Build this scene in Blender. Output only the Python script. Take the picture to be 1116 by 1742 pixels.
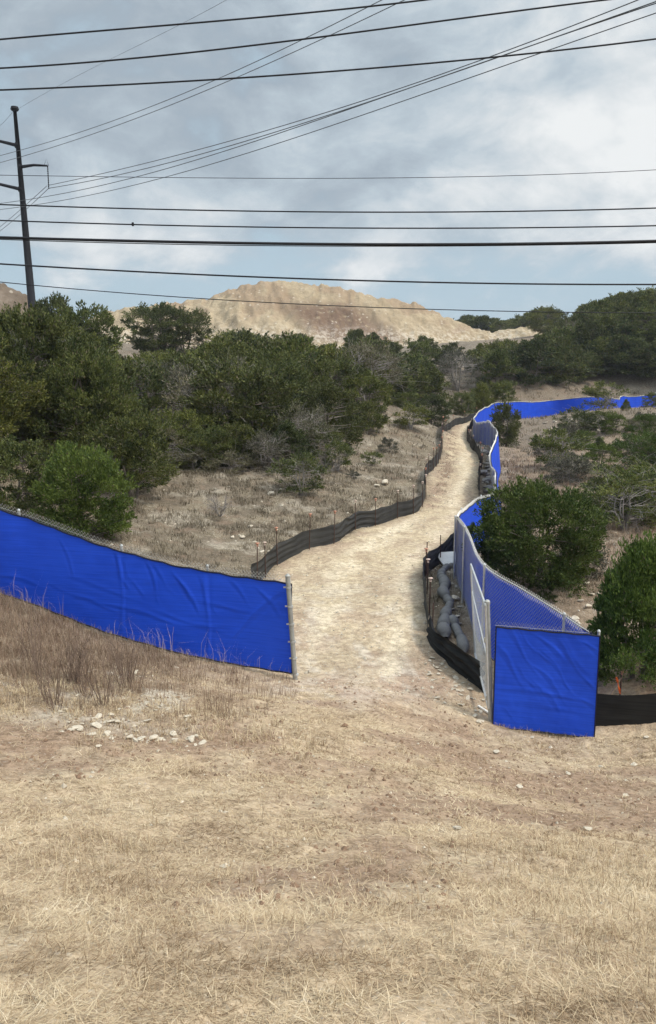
import bpy, math, random
import numpy as np
from mathutils import Vector, Matrix

S = bpy.context.scene
for o in list(bpy.data.objects): bpy.data.objects.remove(o)
COL = S.collection

# ---------------------------------------------------------------- camera
F, CX, CY, PITCH = 1450.0, 558.0, 871.0, math.radians(9.8)
cam_d = bpy.data.cameras.new('camera'); cam = bpy.data.objects.new('camera', cam_d); COL.objects.link(cam)
cam_d.sensor_fit = 'VERTICAL'; cam_d.sensor_height = 36.0; cam_d.lens = 36.0 * F / 1742.0
cam_d.clip_start = 0.1; cam_d.clip_end = 12000
cam.location = (0, 0, 0); cam.rotation_euler = (math.pi / 2 - PITCH, 0, 0)
S.camera = cam

# ---------------------------------------------------------------- light
SUN_EL, SUN_AZ = math.radians(54), math.radians(118)      # azimuth clockwise from +Y (view direction)
EXPOSURE = 0.80
sun_d = bpy.data.lights.new('sun', 'SUN'); sun = bpy.data.objects.new('sun', sun_d); COL.objects.link(sun)
sun_d.energy = 1.9; sun_d.angle = math.radians(10); sun_d.color = (1.0, 0.95, 0.87)
sd = Vector((math.sin(SUN_AZ) * math.cos(SUN_EL), math.cos(SUN_AZ) * math.cos(SUN_EL), math.sin(SUN_EL)))
sun.rotation_euler = sd.to_track_quat('Z', 'Y').to_euler()
S.view_settings.view_transform = 'Standard'; S.view_settings.look = 'None'
S.view_settings.exposure = EXPOSURE; S.view_settings.gamma = 1.0
S.render.engine = 'CYCLES'
S.cycles.max_bounces = 6; S.cycles.diffuse_bounces = 3; S.cycles.glossy_bounces = 2; S.cycles.transmission_bounces = 2
S.cycles.transparent_max_bounces = 8; S.cycles.use_denoising = True
S.cycles.use_adaptive_sampling = True; S.cycles.adaptive_threshold = 0.02


class NT:
    """tiny helper for node trees"""
    def __init__(s, tree): s.t = tree; s.L = tree.links
    def n(s, typ, **kw):
        nd = s.t.nodes.new(typ)
        for k, v in kw.items():
            if k == 'i':
                for kk, vv in v.items():
                    if hasattr(vv, 'is_output') and vv.is_output: s.L.new(vv, nd.inputs[kk])
                    else: nd.inputs[kk].default_value = vv
            else: setattr(nd, k, v)
        return nd
    def math(s, op, a, b=0.0, c=0.0, clamp=False):
        nd = s.n('ShaderNodeMath', operation=op, use_clamp=clamp)
        for k, v in enumerate((a, b, c)):
            if hasattr(v, 'is_output'): s.L.new(v, nd.inputs[k])
            else: nd.inputs[k].default_value = v
        return nd.outputs[0]
    def mix(s, f, a, b, bt='MIX'):
        nd = s.n('ShaderNodeMix', data_type='RGBA', blend_type=bt)
        for k, v in ((0, f), (6, a), (7, b)):
            if hasattr(v, 'is_output'): s.L.new(v, nd.inputs[k])
            else: nd.inputs[k].default_value = v if k == 0 else (tuple(v) + (1,))[:4]
        return nd.outputs[2]
    def mr(s, v, a, b, c=0.0, d=1.0, smooth=True):
        nd = s.n('ShaderNodeMapRange', interpolation_type='SMOOTHSTEP' if smooth else 'LINEAR')
        s.L.new(v, nd.inputs[0])
        for k, x in enumerate((a, b, c, d)): nd.inputs[k + 1].default_value = x
        return nd.outputs[0]
    def noise(s, vec, scale, detail=4, rough=0.55, dist=0.0):
        nd = s.n('ShaderNodeTexNoise'); 
        if vec is not None: s.L.new(vec, nd.inputs['Vector'])
        nd.inputs['Scale'].default_value = scale; nd.inputs['Detail'].default_value = detail
        nd.inputs['Roughness'].default_value = rough; nd.inputs['Distortion'].default_value = dist
        return nd.outputs['Fac']


W = bpy.data.worlds.new('World'); S.world = W; W.use_nodes = True
W.node_tree.nodes.clear(); w = NT(W.node_tree)
tc = w.n('ShaderNodeTexCoord').outputs['Generated']
sky = w.n('ShaderNodeTexSky', sky_type='NISHITA', sun_disc=False, sun_elevation=SUN_EL, sun_rotation=SUN_AZ,
          air_density=1.0, dust_density=2.5, ozone_density=1.0)
sx = w.n('ShaderNodeSeparateXYZ', i={0: tc})
X_, Y_, Z_ = sx.outputs
# cloud layer seen in perspective: direction divided by (height + offset)
den = w.math('ADD', w.math('MAXIMUM', Z_, 0.0), 0.27)
cv = w.n('ShaderNodeCombineXYZ', i={0: w.math('DIVIDE', X_, den), 1: w.math('MULTIPLY', w.math('DIVIDE', Y_, den), .8), 2: w.math('MULTIPLY', Z_, 2.6)}).outputs[0]
mapn = w.n('ShaderNodeMapping', i={0: cv}); mapn.inputs['Location'].default_value = (4.6, 2.2, 0.0)
cvm = mapn.outputs[0]
n1 = w.noise(cvm, 1.5, 3, 0.5, 0.3)
cvb = w.n('ShaderNodeCombineXYZ', i={0: w.math('MULTIPLY', X_, 2.6), 1: w.math('ADD', w.math('MULTIPLY', Y_, 2.6), 5.3), 2: w.math('MULTIPLY', Z_, 4.4)}).outputs[0]
n2 = w.noise(cvb, 2.0, 8, 0.58, 0.45)
n3 = w.noise(cvb, 6.0, 7, 0.60, 0.3)
v = w.math('ADD', w.math('MULTIPLY', n1, .30), w.math('ADD', w.math('MULTIPLY', n2, .50), w.math('MULTIPLY', n3, .20)))
az = w.math('DIVIDE', X_, w.math('MAXIMUM', Y_, 0.05))
v = w.math('ADD', w.math('MULTIPLY', w.math('SUBTRACT', v, 0.5), 1.12), 0.5)
# heavier slate cloud high and to the left, thin bright cloud to the right
v = w.math('ADD', v, w.mr(az, -0.40, 0.42, -0.075, 0.085))
v = w.math('SUBTRACT', v, w.mr(Z_, 0.15, 0.38, 0.0, 0.035))
ramp = w.n('ShaderNodeValToRGB', i={0: v}); e = ramp.color_ramp.elements
stops = [(.36, (.24, .285, .33)), (.42, (.285, .335, .38)), (.475, (.335, .39, .435)), (.52, (.40, .445, .48)), (.565, (.475, .505, .525)), (.63, (.58, .595, .60))]
for k, (p_, c_) in enumerate(stops):
    el = e[0] if k == 0 else (e[1] if k == 1 else e.new(p_)); el.position = p_; el.color = c_ + (1,)
cloud = w.n('ShaderNodeVectorMath', operation='SCALE', i={0: ramp.outputs[0], 'Scale': 10.0}).outputs[0]
gap = w.mix(0.10, (3.05, 3.95, 4.6), sky.outputs[0])
cover = w.mr(w.math('ADD', v, w.mr(Z_, 0.04, 0.20, -0.12, 0.17)), 0.42, 0.57)
skyc = w.mix(cover, gap, cloud)
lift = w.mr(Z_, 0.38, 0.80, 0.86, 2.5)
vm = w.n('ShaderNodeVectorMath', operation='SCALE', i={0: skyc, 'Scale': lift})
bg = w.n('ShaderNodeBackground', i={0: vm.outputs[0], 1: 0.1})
wo = w.n('ShaderNodeOutputWorld', i={0: bg.outputs[0]})

# ---------------------------------------------------------------- helpers
rng = np.random.default_rng(7); random.seed(7)
CP, SP = math.cos(PITCH), math.sin(PITCH)

def P(px, py, Y):
    dx, dy = (px - CX) / F, (CY - py) / F
    d = np.array([dx, dy * SP + CP, dy * CP - SP])
    return d * (Y / d[1])

def proj(x, y, z):
    depth = y * CP - z * SP
    return CX + F * x / depth, CY - F * (y * SP + z * CP) / depth

def _h(ix, iy, s):
    v = (ix.astype(np.int64) * 374761393 + iy.astype(np.int64) * 668265263 + s * 1442695041) & 0x7fffffff
    v = ((v ^ (v >> 13)) * 1274126177) & 0x7fffffff
    return ((v ^ (v >> 16)) & 0xffff) / 65535.0

def vnoise(x, y, s=0):
    x = np.asarray(x, float); y = np.asarray(y, float)
    ix, iy = np.floor(x), np.floor(y); fx, fy = x - ix, y - iy
    fx = fx * fx * (3 - 2 * fx); fy = fy * fy * (3 - 2 * fy)
    a, b, c, d = _h(ix, iy, s), _h(ix + 1, iy, s), _h(ix, iy + 1, s), _h(ix + 1, iy + 1, s)
    return (a * (1 - fx) + b * fx) * (1 - fy) + (c * (1 - fx) + d * fx) * fy

def fbm(x, y, o=4, s=0):
    t, a, n = 0.0, 0.5, 0.0
    for k in range(o):
        t = t + a * vnoise(x * 2 ** k + 17.3 * k, y * 2 ** k - 9.1 * k, s + k); n += a; a *= 0.5
    return t / n

def sstep(x, a, b):
    t = np.clip((x - a) / (b - a), 0, 1); return t * t * (3 - 2 * t)

# terrain through surveyed points: (photo column, photo row, distance) and (x, y, z)
G = [(558,1742,3.0),(100,1742,3.0),(1016,1742,3.0),(558,1500,5.5),(558,1350,8.6),(558,1250,12),(503,1157,16.8),(700,1180,16.2),
 (838,1232,15.8),(1012,1255,15.3),(1000,1400,9.0),(0,1010,18.4),(0,1100,14.6),(0,1200,11.3),(0,1350,7.8),(0,1500,5.3),
 (180,1078,17.9),(350,1125,17.4),(300,950,26),(300,880,32),(250,810,40),(400,790,43),(480,860,36),(100,860,31),(100,800,42),
 (440,985,25.5),(560,925,30),(650,887,34.5),(718,850,40),(748,775,56),(750,735,72),(808,712,90),(815,830,43),(800,760,62),
 (750,1100,19.3),(735,990,24.5),(600,1050,21),(775,990,24.5),(900,1010,21.8),(900,800,49),(1050,850,40),(1100,950,28),
 (1000,1000,22.5),(1080,1215,15.9),(1000,730,70),(1000,699,92),(890,711,95),(1080,640,118),(950,650,112),(1116,540,165),(1000,560,165),
 (850,580,172),(700,600,140),(550,600,140),(400,600,140),(200,600,110),(50,600,80),(600,680,75),(700,700,72),(400,690,66),
 (200,700,55),(0,750,40),(100,650,62),(0,560,90),(845,782,56),(1047,690,110),(1116,690,112)]
CPT = [P(*g) for g in G] + [np.array(q, float) for q in [(0,0,-1.6),(-5,0,-1.4),(5,0,-1.9),(-8,7,-3.4),(9,8,-4.7),(10,15,-6.6),(0,-30,-0.6),
 (-30,0,-0.8),(30,0,-3.0),(-60,25,-1.5),(60,25,-6.5),(-110,70,2),(110,70,-3),(-200,250,12),(200,250,14),(0,420,14),(-400,420,20),(400,420,20),
 (-100,-80,0),(100,-80,0),(45,115,-2),(80,165,8),(-60,150,4),(40,240,9),(-90,110,4),(0,900,20),(900,0,5),(-900,0,5),(0,-900,0)]]
CPT = np.array(CPT); _c = 0.12 * np.hypot(CPT[:, 0], CPT[:, 1]) + 0.6
def _phi(x, y): return np.sqrt((x[:, None] - CPT[None, :, 0]) ** 2 + (y[:, None] - CPT[None, :, 1]) ** 2 + _c[None] ** 2)
_n = len(CPT); _A = np.zeros((_n + 3, _n + 3)); _A[:_n, :_n] = _phi(CPT[:, 0], CPT[:, 1])
_A[:_n, :_n] += np.eye(_n) * -0.02
_A[:_n, _n] = 1; _A[:_n, _n + 1:] = CPT[:, :2]; _A[_n, :_n] = 1; _A[_n + 1:, :_n] = CPT[:, :2].T
_w = np.linalg.solve(_A, np.concatenate([CPT[:, 2], [0, 0, 0]]))
def Hs(x, y):
    x = np.atleast_1d(np.asarray(x, float)); y = np.atleast_1d(np.asarray(y, float))
    out = np.empty(len(x))
    for a in range(0, len(x), 40000):
        xs, ys = x[a:a + 40000], y[a:a + 40000]
        out[a:a + 40000] = _phi(xs, ys) @ _w[:_n] + _w[_n] + xs * _w[_n + 1] + ys * _w[_n + 2]
    return out

def gpt(px, py):
    """point of the smooth terrain seen at a photo position"""
    Y = np.concatenate([np.linspace(2, 60, 1200), np.linspace(60, 260, 1200)])
    q = P(px, py, 1.0); z = Y * q[2]; h = Hs(Y * q[0], Y)
    k = np.argmax(z < h) if (z < h).any() else len(Y) - 1
    if k > 0:
        a, b = z[k - 1] - h[k - 1], h[k] - z[k]; t = a / (a + b + 1e-9); y = Y[k - 1] + (Y[k] - Y[k - 1]) * t
    else: y = Y[0]
    return np.array([q[0] * y, y])

# road outline
RL = [(505,1160),(480,1080),(455,1010),(444,985),(466,963),(522,934),(566,922),(601,898),(639,890),(673,879),(705,873),(723,847),(723,812),(740,795),(752,769),(751,743),(766,726),(809,713)]
RR = [(803,727),(797,742),(804,760),(815,775),(821,790),(816,815),(816,840),(800,872),(772,908),(745,937),(722,975),(727,1020),(734,1090),(762,1125),(800,1167),(815,1200),(690,1195),(560,1185)]
ROAD = np.array([gpt(*q) for q in RL + RR])
def poly_sd(x, y, poly):
    inside = np.zeros(len(x), bool); dmin = np.full(len(x), 1e9)
    n = len(poly)
    for i in range(n):
        x1, y1 = poly[i]; x2, y2 = poly[(i + 1) % n]
        c = ((y1 > y) != (y2 > y)) & (x < (x2 - x1) * (y - y1) / (y2 - y1 + 1e-12) + x1); inside ^= c
        ex, ey = x2 - x1, y2 - y1; t = np.clip(((x - x1) * ex + (y - y1) * ey) / (ex * ex + ey * ey + 1e-9), 0, 1)
        dmin = np.minimum(dmin, np.hypot(x - x1 - t * ex, y - y1 - t * ey))
    return np.where(inside, dmin, -dmin)

def road_mask(x, y):
    m = np.full(len(x), -5.0); k = (np.abs(x) < 30) & (y > 12) & (y < 110)
    if k.any(): m[k] = poly_sd(x[k], y[k], ROAD) + (fbm(x[k] * 1.3, y[k] * 1.3, 3, 5) - .5) * 0.7
    return m

def H(x, y, detail=True):
    x = np.atleast_1d(np.asarray(x, float)); y = np.atleast_1d(np.asarray(y, float))
    h = Hs(x, y)
    r = np.hypot(x, y)
    far = sstep(r, 17, 30); rm = sstep(road_mask(x, y), -0.4, 0.3)
    amp = 0.10 + 0.22 * far
    h = h + amp * (fbm(x / 2.2, y / 2.2, 3, 11) - .5) * (1 - .6 * rm)
    h = h + sstep(r, 40, 100) * 1.2 * (fbm(x / 14, y / 14, 3, 21) - .5) * (1 - rm)
    if detail:
        cl = fbm(x * 2.6, y * 2.6, 3, 31)
        h = h + (0.035 + 0.16 * far) * (cl - .5) * (1 - .75 * rm)
        h = h + 0.05 * (fbm(x * 3.6, y * 3.6, 3, 47) - .5) * (1 - .6 * rm) * (1 - far)
        h = h + 0.06 * (fbm(x * 7, y * 7, 3, 41) - .5) * (1 - .5 * rm)
        # wheel ruts across the foot of the bank
        u = y - (9.6 + 0.10 * x); h = h - 0.05 * np.exp(-(u / .35) ** 2) - 0.04 * np.exp(-((u - 1.5) / .3) ** 2)
    return h
def Hf(x, y): return float(H(x, y)[0])
def g3(px, py):
    a = gpt(px, py); return np.array([a[0], a[1], Hf(a[0], a[1])])

def link(o, parent=None):
    COL.objects.link(o)
    if parent is not None: o.parent = parent
    return o
def tag(o, label=None, cat=None, group=None, kind=None):
    if label: o['label'] = label
    if cat: o['category'] = cat
    if group: o['group'] = group
    if kind: o['kind'] = kind
    return o
def empty(name, loc=(0, 0, 0), rz=0.0):
    o = bpy.data.objects.new(name, None); COL.objects.link(o); o.location = loc; o.rotation_euler = (0, 0, rz); o.empty_display_size = .2
    return o

class MB:
    def __init__(s): s.V = []; s.F = []; s.n = 0; s.R = []
    def add(s, V, Fq, rnd=None):
        V = np.asarray(V, float).reshape(-1, 3)
        s.V.append(V)
        if isinstance(Fq, np.ndarray) and Fq.ndim == 2: s.F.append(Fq.astype(np.int64) + s.n)
        else:
            by = {}
            for f in Fq: by.setdefault(len(f), []).append(f)
            for k, v in by.items(): s.F.append(np.array(v, np.int64) + s.n)
        s.R.append(np.full(len(V), random.random() if rnd is None else 0.0) if not isinstance(rnd, np.ndarray) else rnd)
        s.n += len(V)
    def tube(s, pts, rad, sides=6, cap=True):
        pts = np.asarray(pts, float); n = len(pts); rad = np.broadcast_to(np.asarray(rad, float), (n,))
        T = np.gradient(pts, axis=0); T /= np.linalg.norm(T, axis=1)[:, None] + 1e-12
        up = np.array([0, 0, 1.0]) if abs(T[0][2]) < .9 else np.array([1.0, 0, 0])
        N = np.cross(T, up); N /= np.linalg.norm(N, axis=1)[:, None] + 1e-12
        B = np.cross(T, N)
        a = np.arange(sides) * 2 * math.pi / sides
        V = pts[:, None, :] + rad[:, None, None] * (np.cos(a)[None, :, None] * N[:, None, :] + np.sin(a)[None, :, None] * B[:, None, :])
        i = np.arange(n - 1)[:, None] * sides; j = np.arange(sides)[None]; j2 = (j + 1) % sides
        Q = np.stack([i + j, i + j2, i + sides + j2, i + sides + j], -1).reshape(-1, 4)
        fs = [Q]
        s.add(V.reshape(-1, 3), Q)
        if cap:
            base = s.n - n * sides
            s.F.append(np.array([[base + k for k in range(sides)]], np.int64))
            s.F.append(np.array([[base + (n - 1) * sides + k for k in reversed(range(sides))]], np.int64))
    def box(s, c, half, R=None):
        sg = np.array([[-1,-1,-1],[1,-1,-1],[1,1,-1],[-1,1,-1],[-1,-1,1],[1,-1,1],[1,1,1],[-1,1,1]], float) * np.asarray(half)
        if R is not None: sg = sg @ np.asarray(R).T
        s.add(sg + np.asarray(c), np.array([[0,3,2,1],[4,5,6,7],[0,1,5,4],[1,2,6,5],[2,3,7,6],[3,0,4,7]]))
    def mesh(s, name, mat, smooth=False, colors=None):
        me = bpy.data.meshes.new(name)
        V = np.concatenate(s.V); me.vertices.add(len(V)); me.vertices.foreach_set('co', V.ravel().astype(np.float32))
        tot = np.concatenate([np.full(len(f), f.shape[1], np.int32) for f in s.F]); idx = np.concatenate([f.ravel() for f in s.F]).astype(np.int32)
        me.loops.add(len(idx)); me.loops.foreach_set('vertex_index', idx)
        me.polygons.add(len(tot)); st = np.concatenate([[0], np.cumsum(tot)[:-1]]).astype(np.int32)
        me.polygons.foreach_set('loop_start', st); me.polygons.foreach_set('loop_total', tot)
        me.polygons.foreach_set('use_smooth', np.full(len(tot), smooth, bool))
        me.update(calc_edges=True)
        at = me.attributes.new('rnd', 'FLOAT', 'POINT'); at.data.foreach_set('value', np.concatenate(s.R).astype(np.float32))
        if colors is not None:
            ca = me.attributes.new('base', 'FLOAT_COLOR', 'POINT')
            c4 = np.ones((len(V), 4), np.float32); c4[:, :3] = colors; ca.data.foreach_set('color', c4.ravel())
        if mat is not None: me.materials.append(mat)
        return me
    def obj(s, name, mat, parent=None, smooth=False, colors=None, origin=None):
        if origin is not None: s.V = [v - np.asarray(origin) for v in s.V]
        o = bpy.data.objects.new(name, s.mesh(name, mat, smooth, colors)); link(o, parent)
        if origin is not None: o.location = origin
        return o

# ---------------------------------------------------------------- materials
def new_mat(name):
    m = bpy.data.materials.new(name); m.use_nodes = True; m.node_tree.nodes.clear(); return m, NT(m.node_tree)
def out(t, sh, disp=None):
    o = t.n('ShaderNodeOutputMaterial', i={0: sh}); return o
def bsdf(t, col, rough=0.8, metal=0.0, bump=None, spec=0.3, bd=0.02, bs=0.5):
    b = t.n('ShaderNodeBsdfPrincipled')
    for k, v in (('Base Color', col), ('Roughness', rough), ('Metallic', metal), ('Specular IOR Level', spec)):
        if hasattr(v, 'is_output'): t.L.new(v, b.inputs[k])
        else: b.inputs[k].default_value = (tuple(v) + (1,)) if k == 'Base Color' else v
    if bump is not None:
        bn = t.n('ShaderNodeBump', i={'Height': bump, 'Strength': bs, 'Distance': bd}); t.L.new(bn.outputs[0], b.inputs['Normal'])
    return b.outputs[0]
def simple(name, col, rough=0.8, metal=0.0, var=0.15, scale=20, spec=0.3, bd=0.003):
    m, t = new_mat(name); co = t.n('ShaderNodeTexCoord').outputs['Object']
    n = t.noise(co, scale, 4); n2 = t.noise(co, scale * .17, 3)
    f = t.math('ADD', t.math('MULTIPLY', n, .5), t.math('MULTIPLY', n2, .5))
    c = t.mix(t.mr(f, .35, .65), tuple(x * (1 - var) for x in col), tuple(min(1, x * (1 + var)) for x in col))
    out(t, bsdf(t, c, rough, metal, n, spec, bd)); return m

def ground_material():
    m, t = new_mat('ground_soil')
    co = t.n('ShaderNodeNewGeometry').outputs['Position']
    base = t.n('ShaderNodeAttribute', attribute_name='base').outputs['Color']
    alpha = t.n('ShaderNodeAttribute', attribute_name='rnd').outputs['Fac']     # how stony the soil is
    nf = t.noise(co, 34, 6, .7); nm = t.noise(co, 6.5, 6, .68, .4); nl = t.noise(co, 1.1, 5, .6)
    f = t.math('ADD', t.math('MULTIPLY', nf, .4), t.math('MULTIPLY', nm, .6))
    c = t.mix(t.mr(f, .36, .64), (.58, .55, .52), (1.28, 1.28, 1.28))
    c = t.mix(1.0, base, c, 'MULTIPLY')
    c = t.mix(t.math('MULTIPLY', t.mr(nl, .5, .66), .35), c, (.22, .145, .10))
    # loose limestone chips
    def chips(scale, thr, seed):
        mp = t.n('ShaderNodeMapping', i={0: co}); mp.inputs['Location'].default_value = (seed, seed * 2, 0)
        v = t.n('ShaderNodeTexVoronoi', feature='F1', i={'Vector': mp.outputs[0], 'Scale': scale, 'Randomness': 1.0})
        r = t.n('ShaderNodeSeparateColor', i={0: v.outputs['Color']}).outputs[0]
        on = t.math('LESS_THAN', r, thr); d = t.mr(v.outputs['Distance'], .22, .40, 1.0, 0.0)
        return t.math('MULTIPLY', on, d), r
    a, ra = chips(16, .16, 3.3); b, rb = chips(34, .2, 7.7)
    st = t.math('MULTIPLY', t.math('MAXIMUM', a, b), alpha, clamp=True)
    c = t.mix(st, c, t.mix(t.math('MULTIPLY', ra, 5.0), (.36, .32, .26), (.60, .56, .49)))
    hgt = t.math('ADD', t.math('ADD', t.math('MULTIPLY', nm, 1.0), t.math('MULTIPLY', nf, .5)), t.math('MULTIPLY', st, .5))
    out(t, bsdf(t, c, .95, 0, hgt, .15, .05, .8)); return m
M_ground = ground_material()

def blade_mat(name, cols, transl=.2):
    m, t = new_mat(name)
    r = t.n('ShaderNodeAttribute', attribute_name='rnd').outputs['Fac']
    cr = t.n('ShaderNodeValToRGB', i={0: r}); e = cr.color_ramp.elements; e.remove(e[1])
    for k, c in enumerate(cols):
        pos = k / (len(cols) - 1)
        el = e[0] if k == 0 else e.new(pos); el.position = pos
        el.color = tuple(c) + (1,)
    b = bsdf(t, cr.outputs[0], .75, 0, None, .2)
    tr = t.n('ShaderNodeBsdfTranslucent', i={0: cr.outputs[0]})
    mx = t.n('ShaderNodeMixShader', i={0: transl, 1: b, 2: tr.outputs[0]}); out(t, mx.outputs[0]); return m
M_straw = blade_mat('dry_straw', [(.12,.075,.038),(.25,.17,.10),(.44,.335,.21),(.56,.45,.295),(.67,.56,.40)])
M_bunch = blade_mat('bunch_grass', [(.065,.05,.034),(.13,.103,.07),(.185,.153,.108),(.25,.21,.15),(.36,.31,.235)])
M_red = blade_mat('tall_brown_grass', [(.12,.075,.05),(.2,.13,.09),(.27,.19,.13),(.34,.26,.18),(.42,.35,.25)])

def leaf_mat(name, lo, hi, dead=(.16,.13,.08), dead_amt=.05):
    m, t = new_mat(name)
    r = t.n('ShaderNodeAttribute', attribute_name='rnd').outputs['Fac']
    ob = t.n('ShaderNodeObjectInfo').outputs['Random']
    co = t.n('ShaderNodeTexCoord').outputs['Object']; nz = t.noise(co, 1.3, 3)
    f = t.math('ADD', t.math('MULTIPLY', r, .65), t.math('MULTIPLY', nz, .5))
    c = t.mix(t.mr(f, .30, .85), lo, hi)
    c = t.mix(t.math('MULTIPLY', ob, .5), c, t.mix(1.0, c, (1.25, 1.0, .75), 'MULTIPLY'))
    br = t.mix(t.mr(t.math('FRACT', t.math('MULTIPLY', ob, 7.13)), 0, 1), (.68, .70, .80), (1.25, 1.22, 1.05))
    c = t.mix(1.0, c, br, 'MULTIPLY')
    c = t.mix(t.math('LESS_THAN', t.math('FRACT', t.math('MULTIPLY', r, 37.7)), dead_amt), c, dead)
    b = bsdf(t, c, .7, 0, None, .25)
    tr = t.n('ShaderNodeBsdfTranslucent', i={0: c})
    mx = t.n('ShaderNodeMixShader', i={0: .22, 1: b, 2: tr.outputs[0]}); out(t, mx.outputs[0]); return m
M_leaf = leaf_mat('juniper_leaf', (.032,.050,.017), (.150,.172,.052))
M_leaf2 = leaf_mat('bright_juniper_leaf', (.045,.090,.016), (.175,.250,.045), dead_amt=.02)
M_leafr = leaf_mat('green_juniper_leaf', (.034,.064,.017), (.112,.158,.040), dead_amt=.03)
M_leaf3 = leaf_mat('grey_juniper_leaf', (.075,.078,.052), (.165,.165,.11), (.2,.17,.13), .16)
M_bark = simple('juniper_bark', (.15, .125, .105), .9, var=.35, scale=14, bd=.01)
M_twig = simple('dead_twig', (.235, .21, .19), .9, var=.25, scale=14, bd=.005)

def fabric_mat(name, col, col2, rough=.55, transl=.12, weave=90, spec=.35):
    m, t = new_mat(name); co = t.n('ShaderNodeNewGeometry').outputs['Position']
    sp = t.n('ShaderNodeSeparateXYZ', i={0: co})
    st = t.n('ShaderNodeCombineXYZ', i={0: t.math('MULTIPLY', sp.outputs[0], .35), 1: t.math('MULTIPLY', sp.outputs[1], .35), 2: t.math('MULTIPLY', sp.outputs[2], 14.0)}).outputs[0]
    n = t.noise(st, 2.2, 4, .6); n2 = t.noise(co, 1.2, 3)
    f = t.math('ADD', t.math('MULTIPLY', n, .6), t.math('MULTIPLY', n2, .4))
    c = t.mix(t.mr(f, .38, .62), col, col2)
    wv = t.noise(st, 6, 2)
    b = bsdf(t, c, rough, 0, wv, spec, .006, .5)
    tr = t.n('ShaderNodeBsdfTranslucent', i={0: c})
    mx = t.n('ShaderNodeMixShader', i={0: transl, 1: b, 2: tr.outputs[0]}); out(t, mx.outputs[0]); return m
M_blue = fabric_mat('blue_mesh_fabric', (.006,.060,.56), (.011,.078,.66))
M_black = simple('black_binding', (.006,.007,.02), .6)
M_silt = fabric_mat('black_silt_fabric', (.028,.028,.027), (.050,.049,.045), .75, .06, spec=.2)
M_silt_dark = fabric_mat('dark_silt_fabric', (.010,.010,.010), (.020,.020,.019), .75, .03, spec=.2)
M_galv = simple('galvanised_steel', (.50, .51, .50), .45, .55, .12, 12)
M_postg = simple('weathered_post_steel', (.30, .30, .28), .6, .3, .15, 9)
M_chain = simple('chain_wire', (.46, .45, .42), .5, .3, .1, 30)
M_rust = simple('rusty_bar', (.085, .05, .038), .8, .2, .3, 30)
M_cap_o = simple('orange_cap', (.42, .20, .13), .5)
M_cap_w = simple('faded_cap', (.50, .38, .31), .5)
M_tape = simple('orange_tape', (.85, .16, .03), .4)
M_wood = simple('weathered_wood', (.34, .25, .16), .8, var=.25, scale=30)
M_board = simple('bleached_board', (.62, .60, .55), .7, var=.06)
M_sock = simple('grey_sock_mesh', (.16, .155, .148), .9, var=.12, scale=60, bd=.01)
M_rock = simple('limestone', (.47, .41, .32), .9, var=.22, scale=9, bd=.02)
M_rock2 = simple('grey_stone', (.27, .245, .215), .9, var=.25, scale=9, bd=.02)
M_wire = simple('wire_black', (.008, .009, .012), .6)
M_cond = simple('aluminium_conductor', (.10, .105, .11), .5, .3)
M_pole = simple('dark_steel_pole', (.009, .009, .012), .85, .0, .2, 3)

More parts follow.
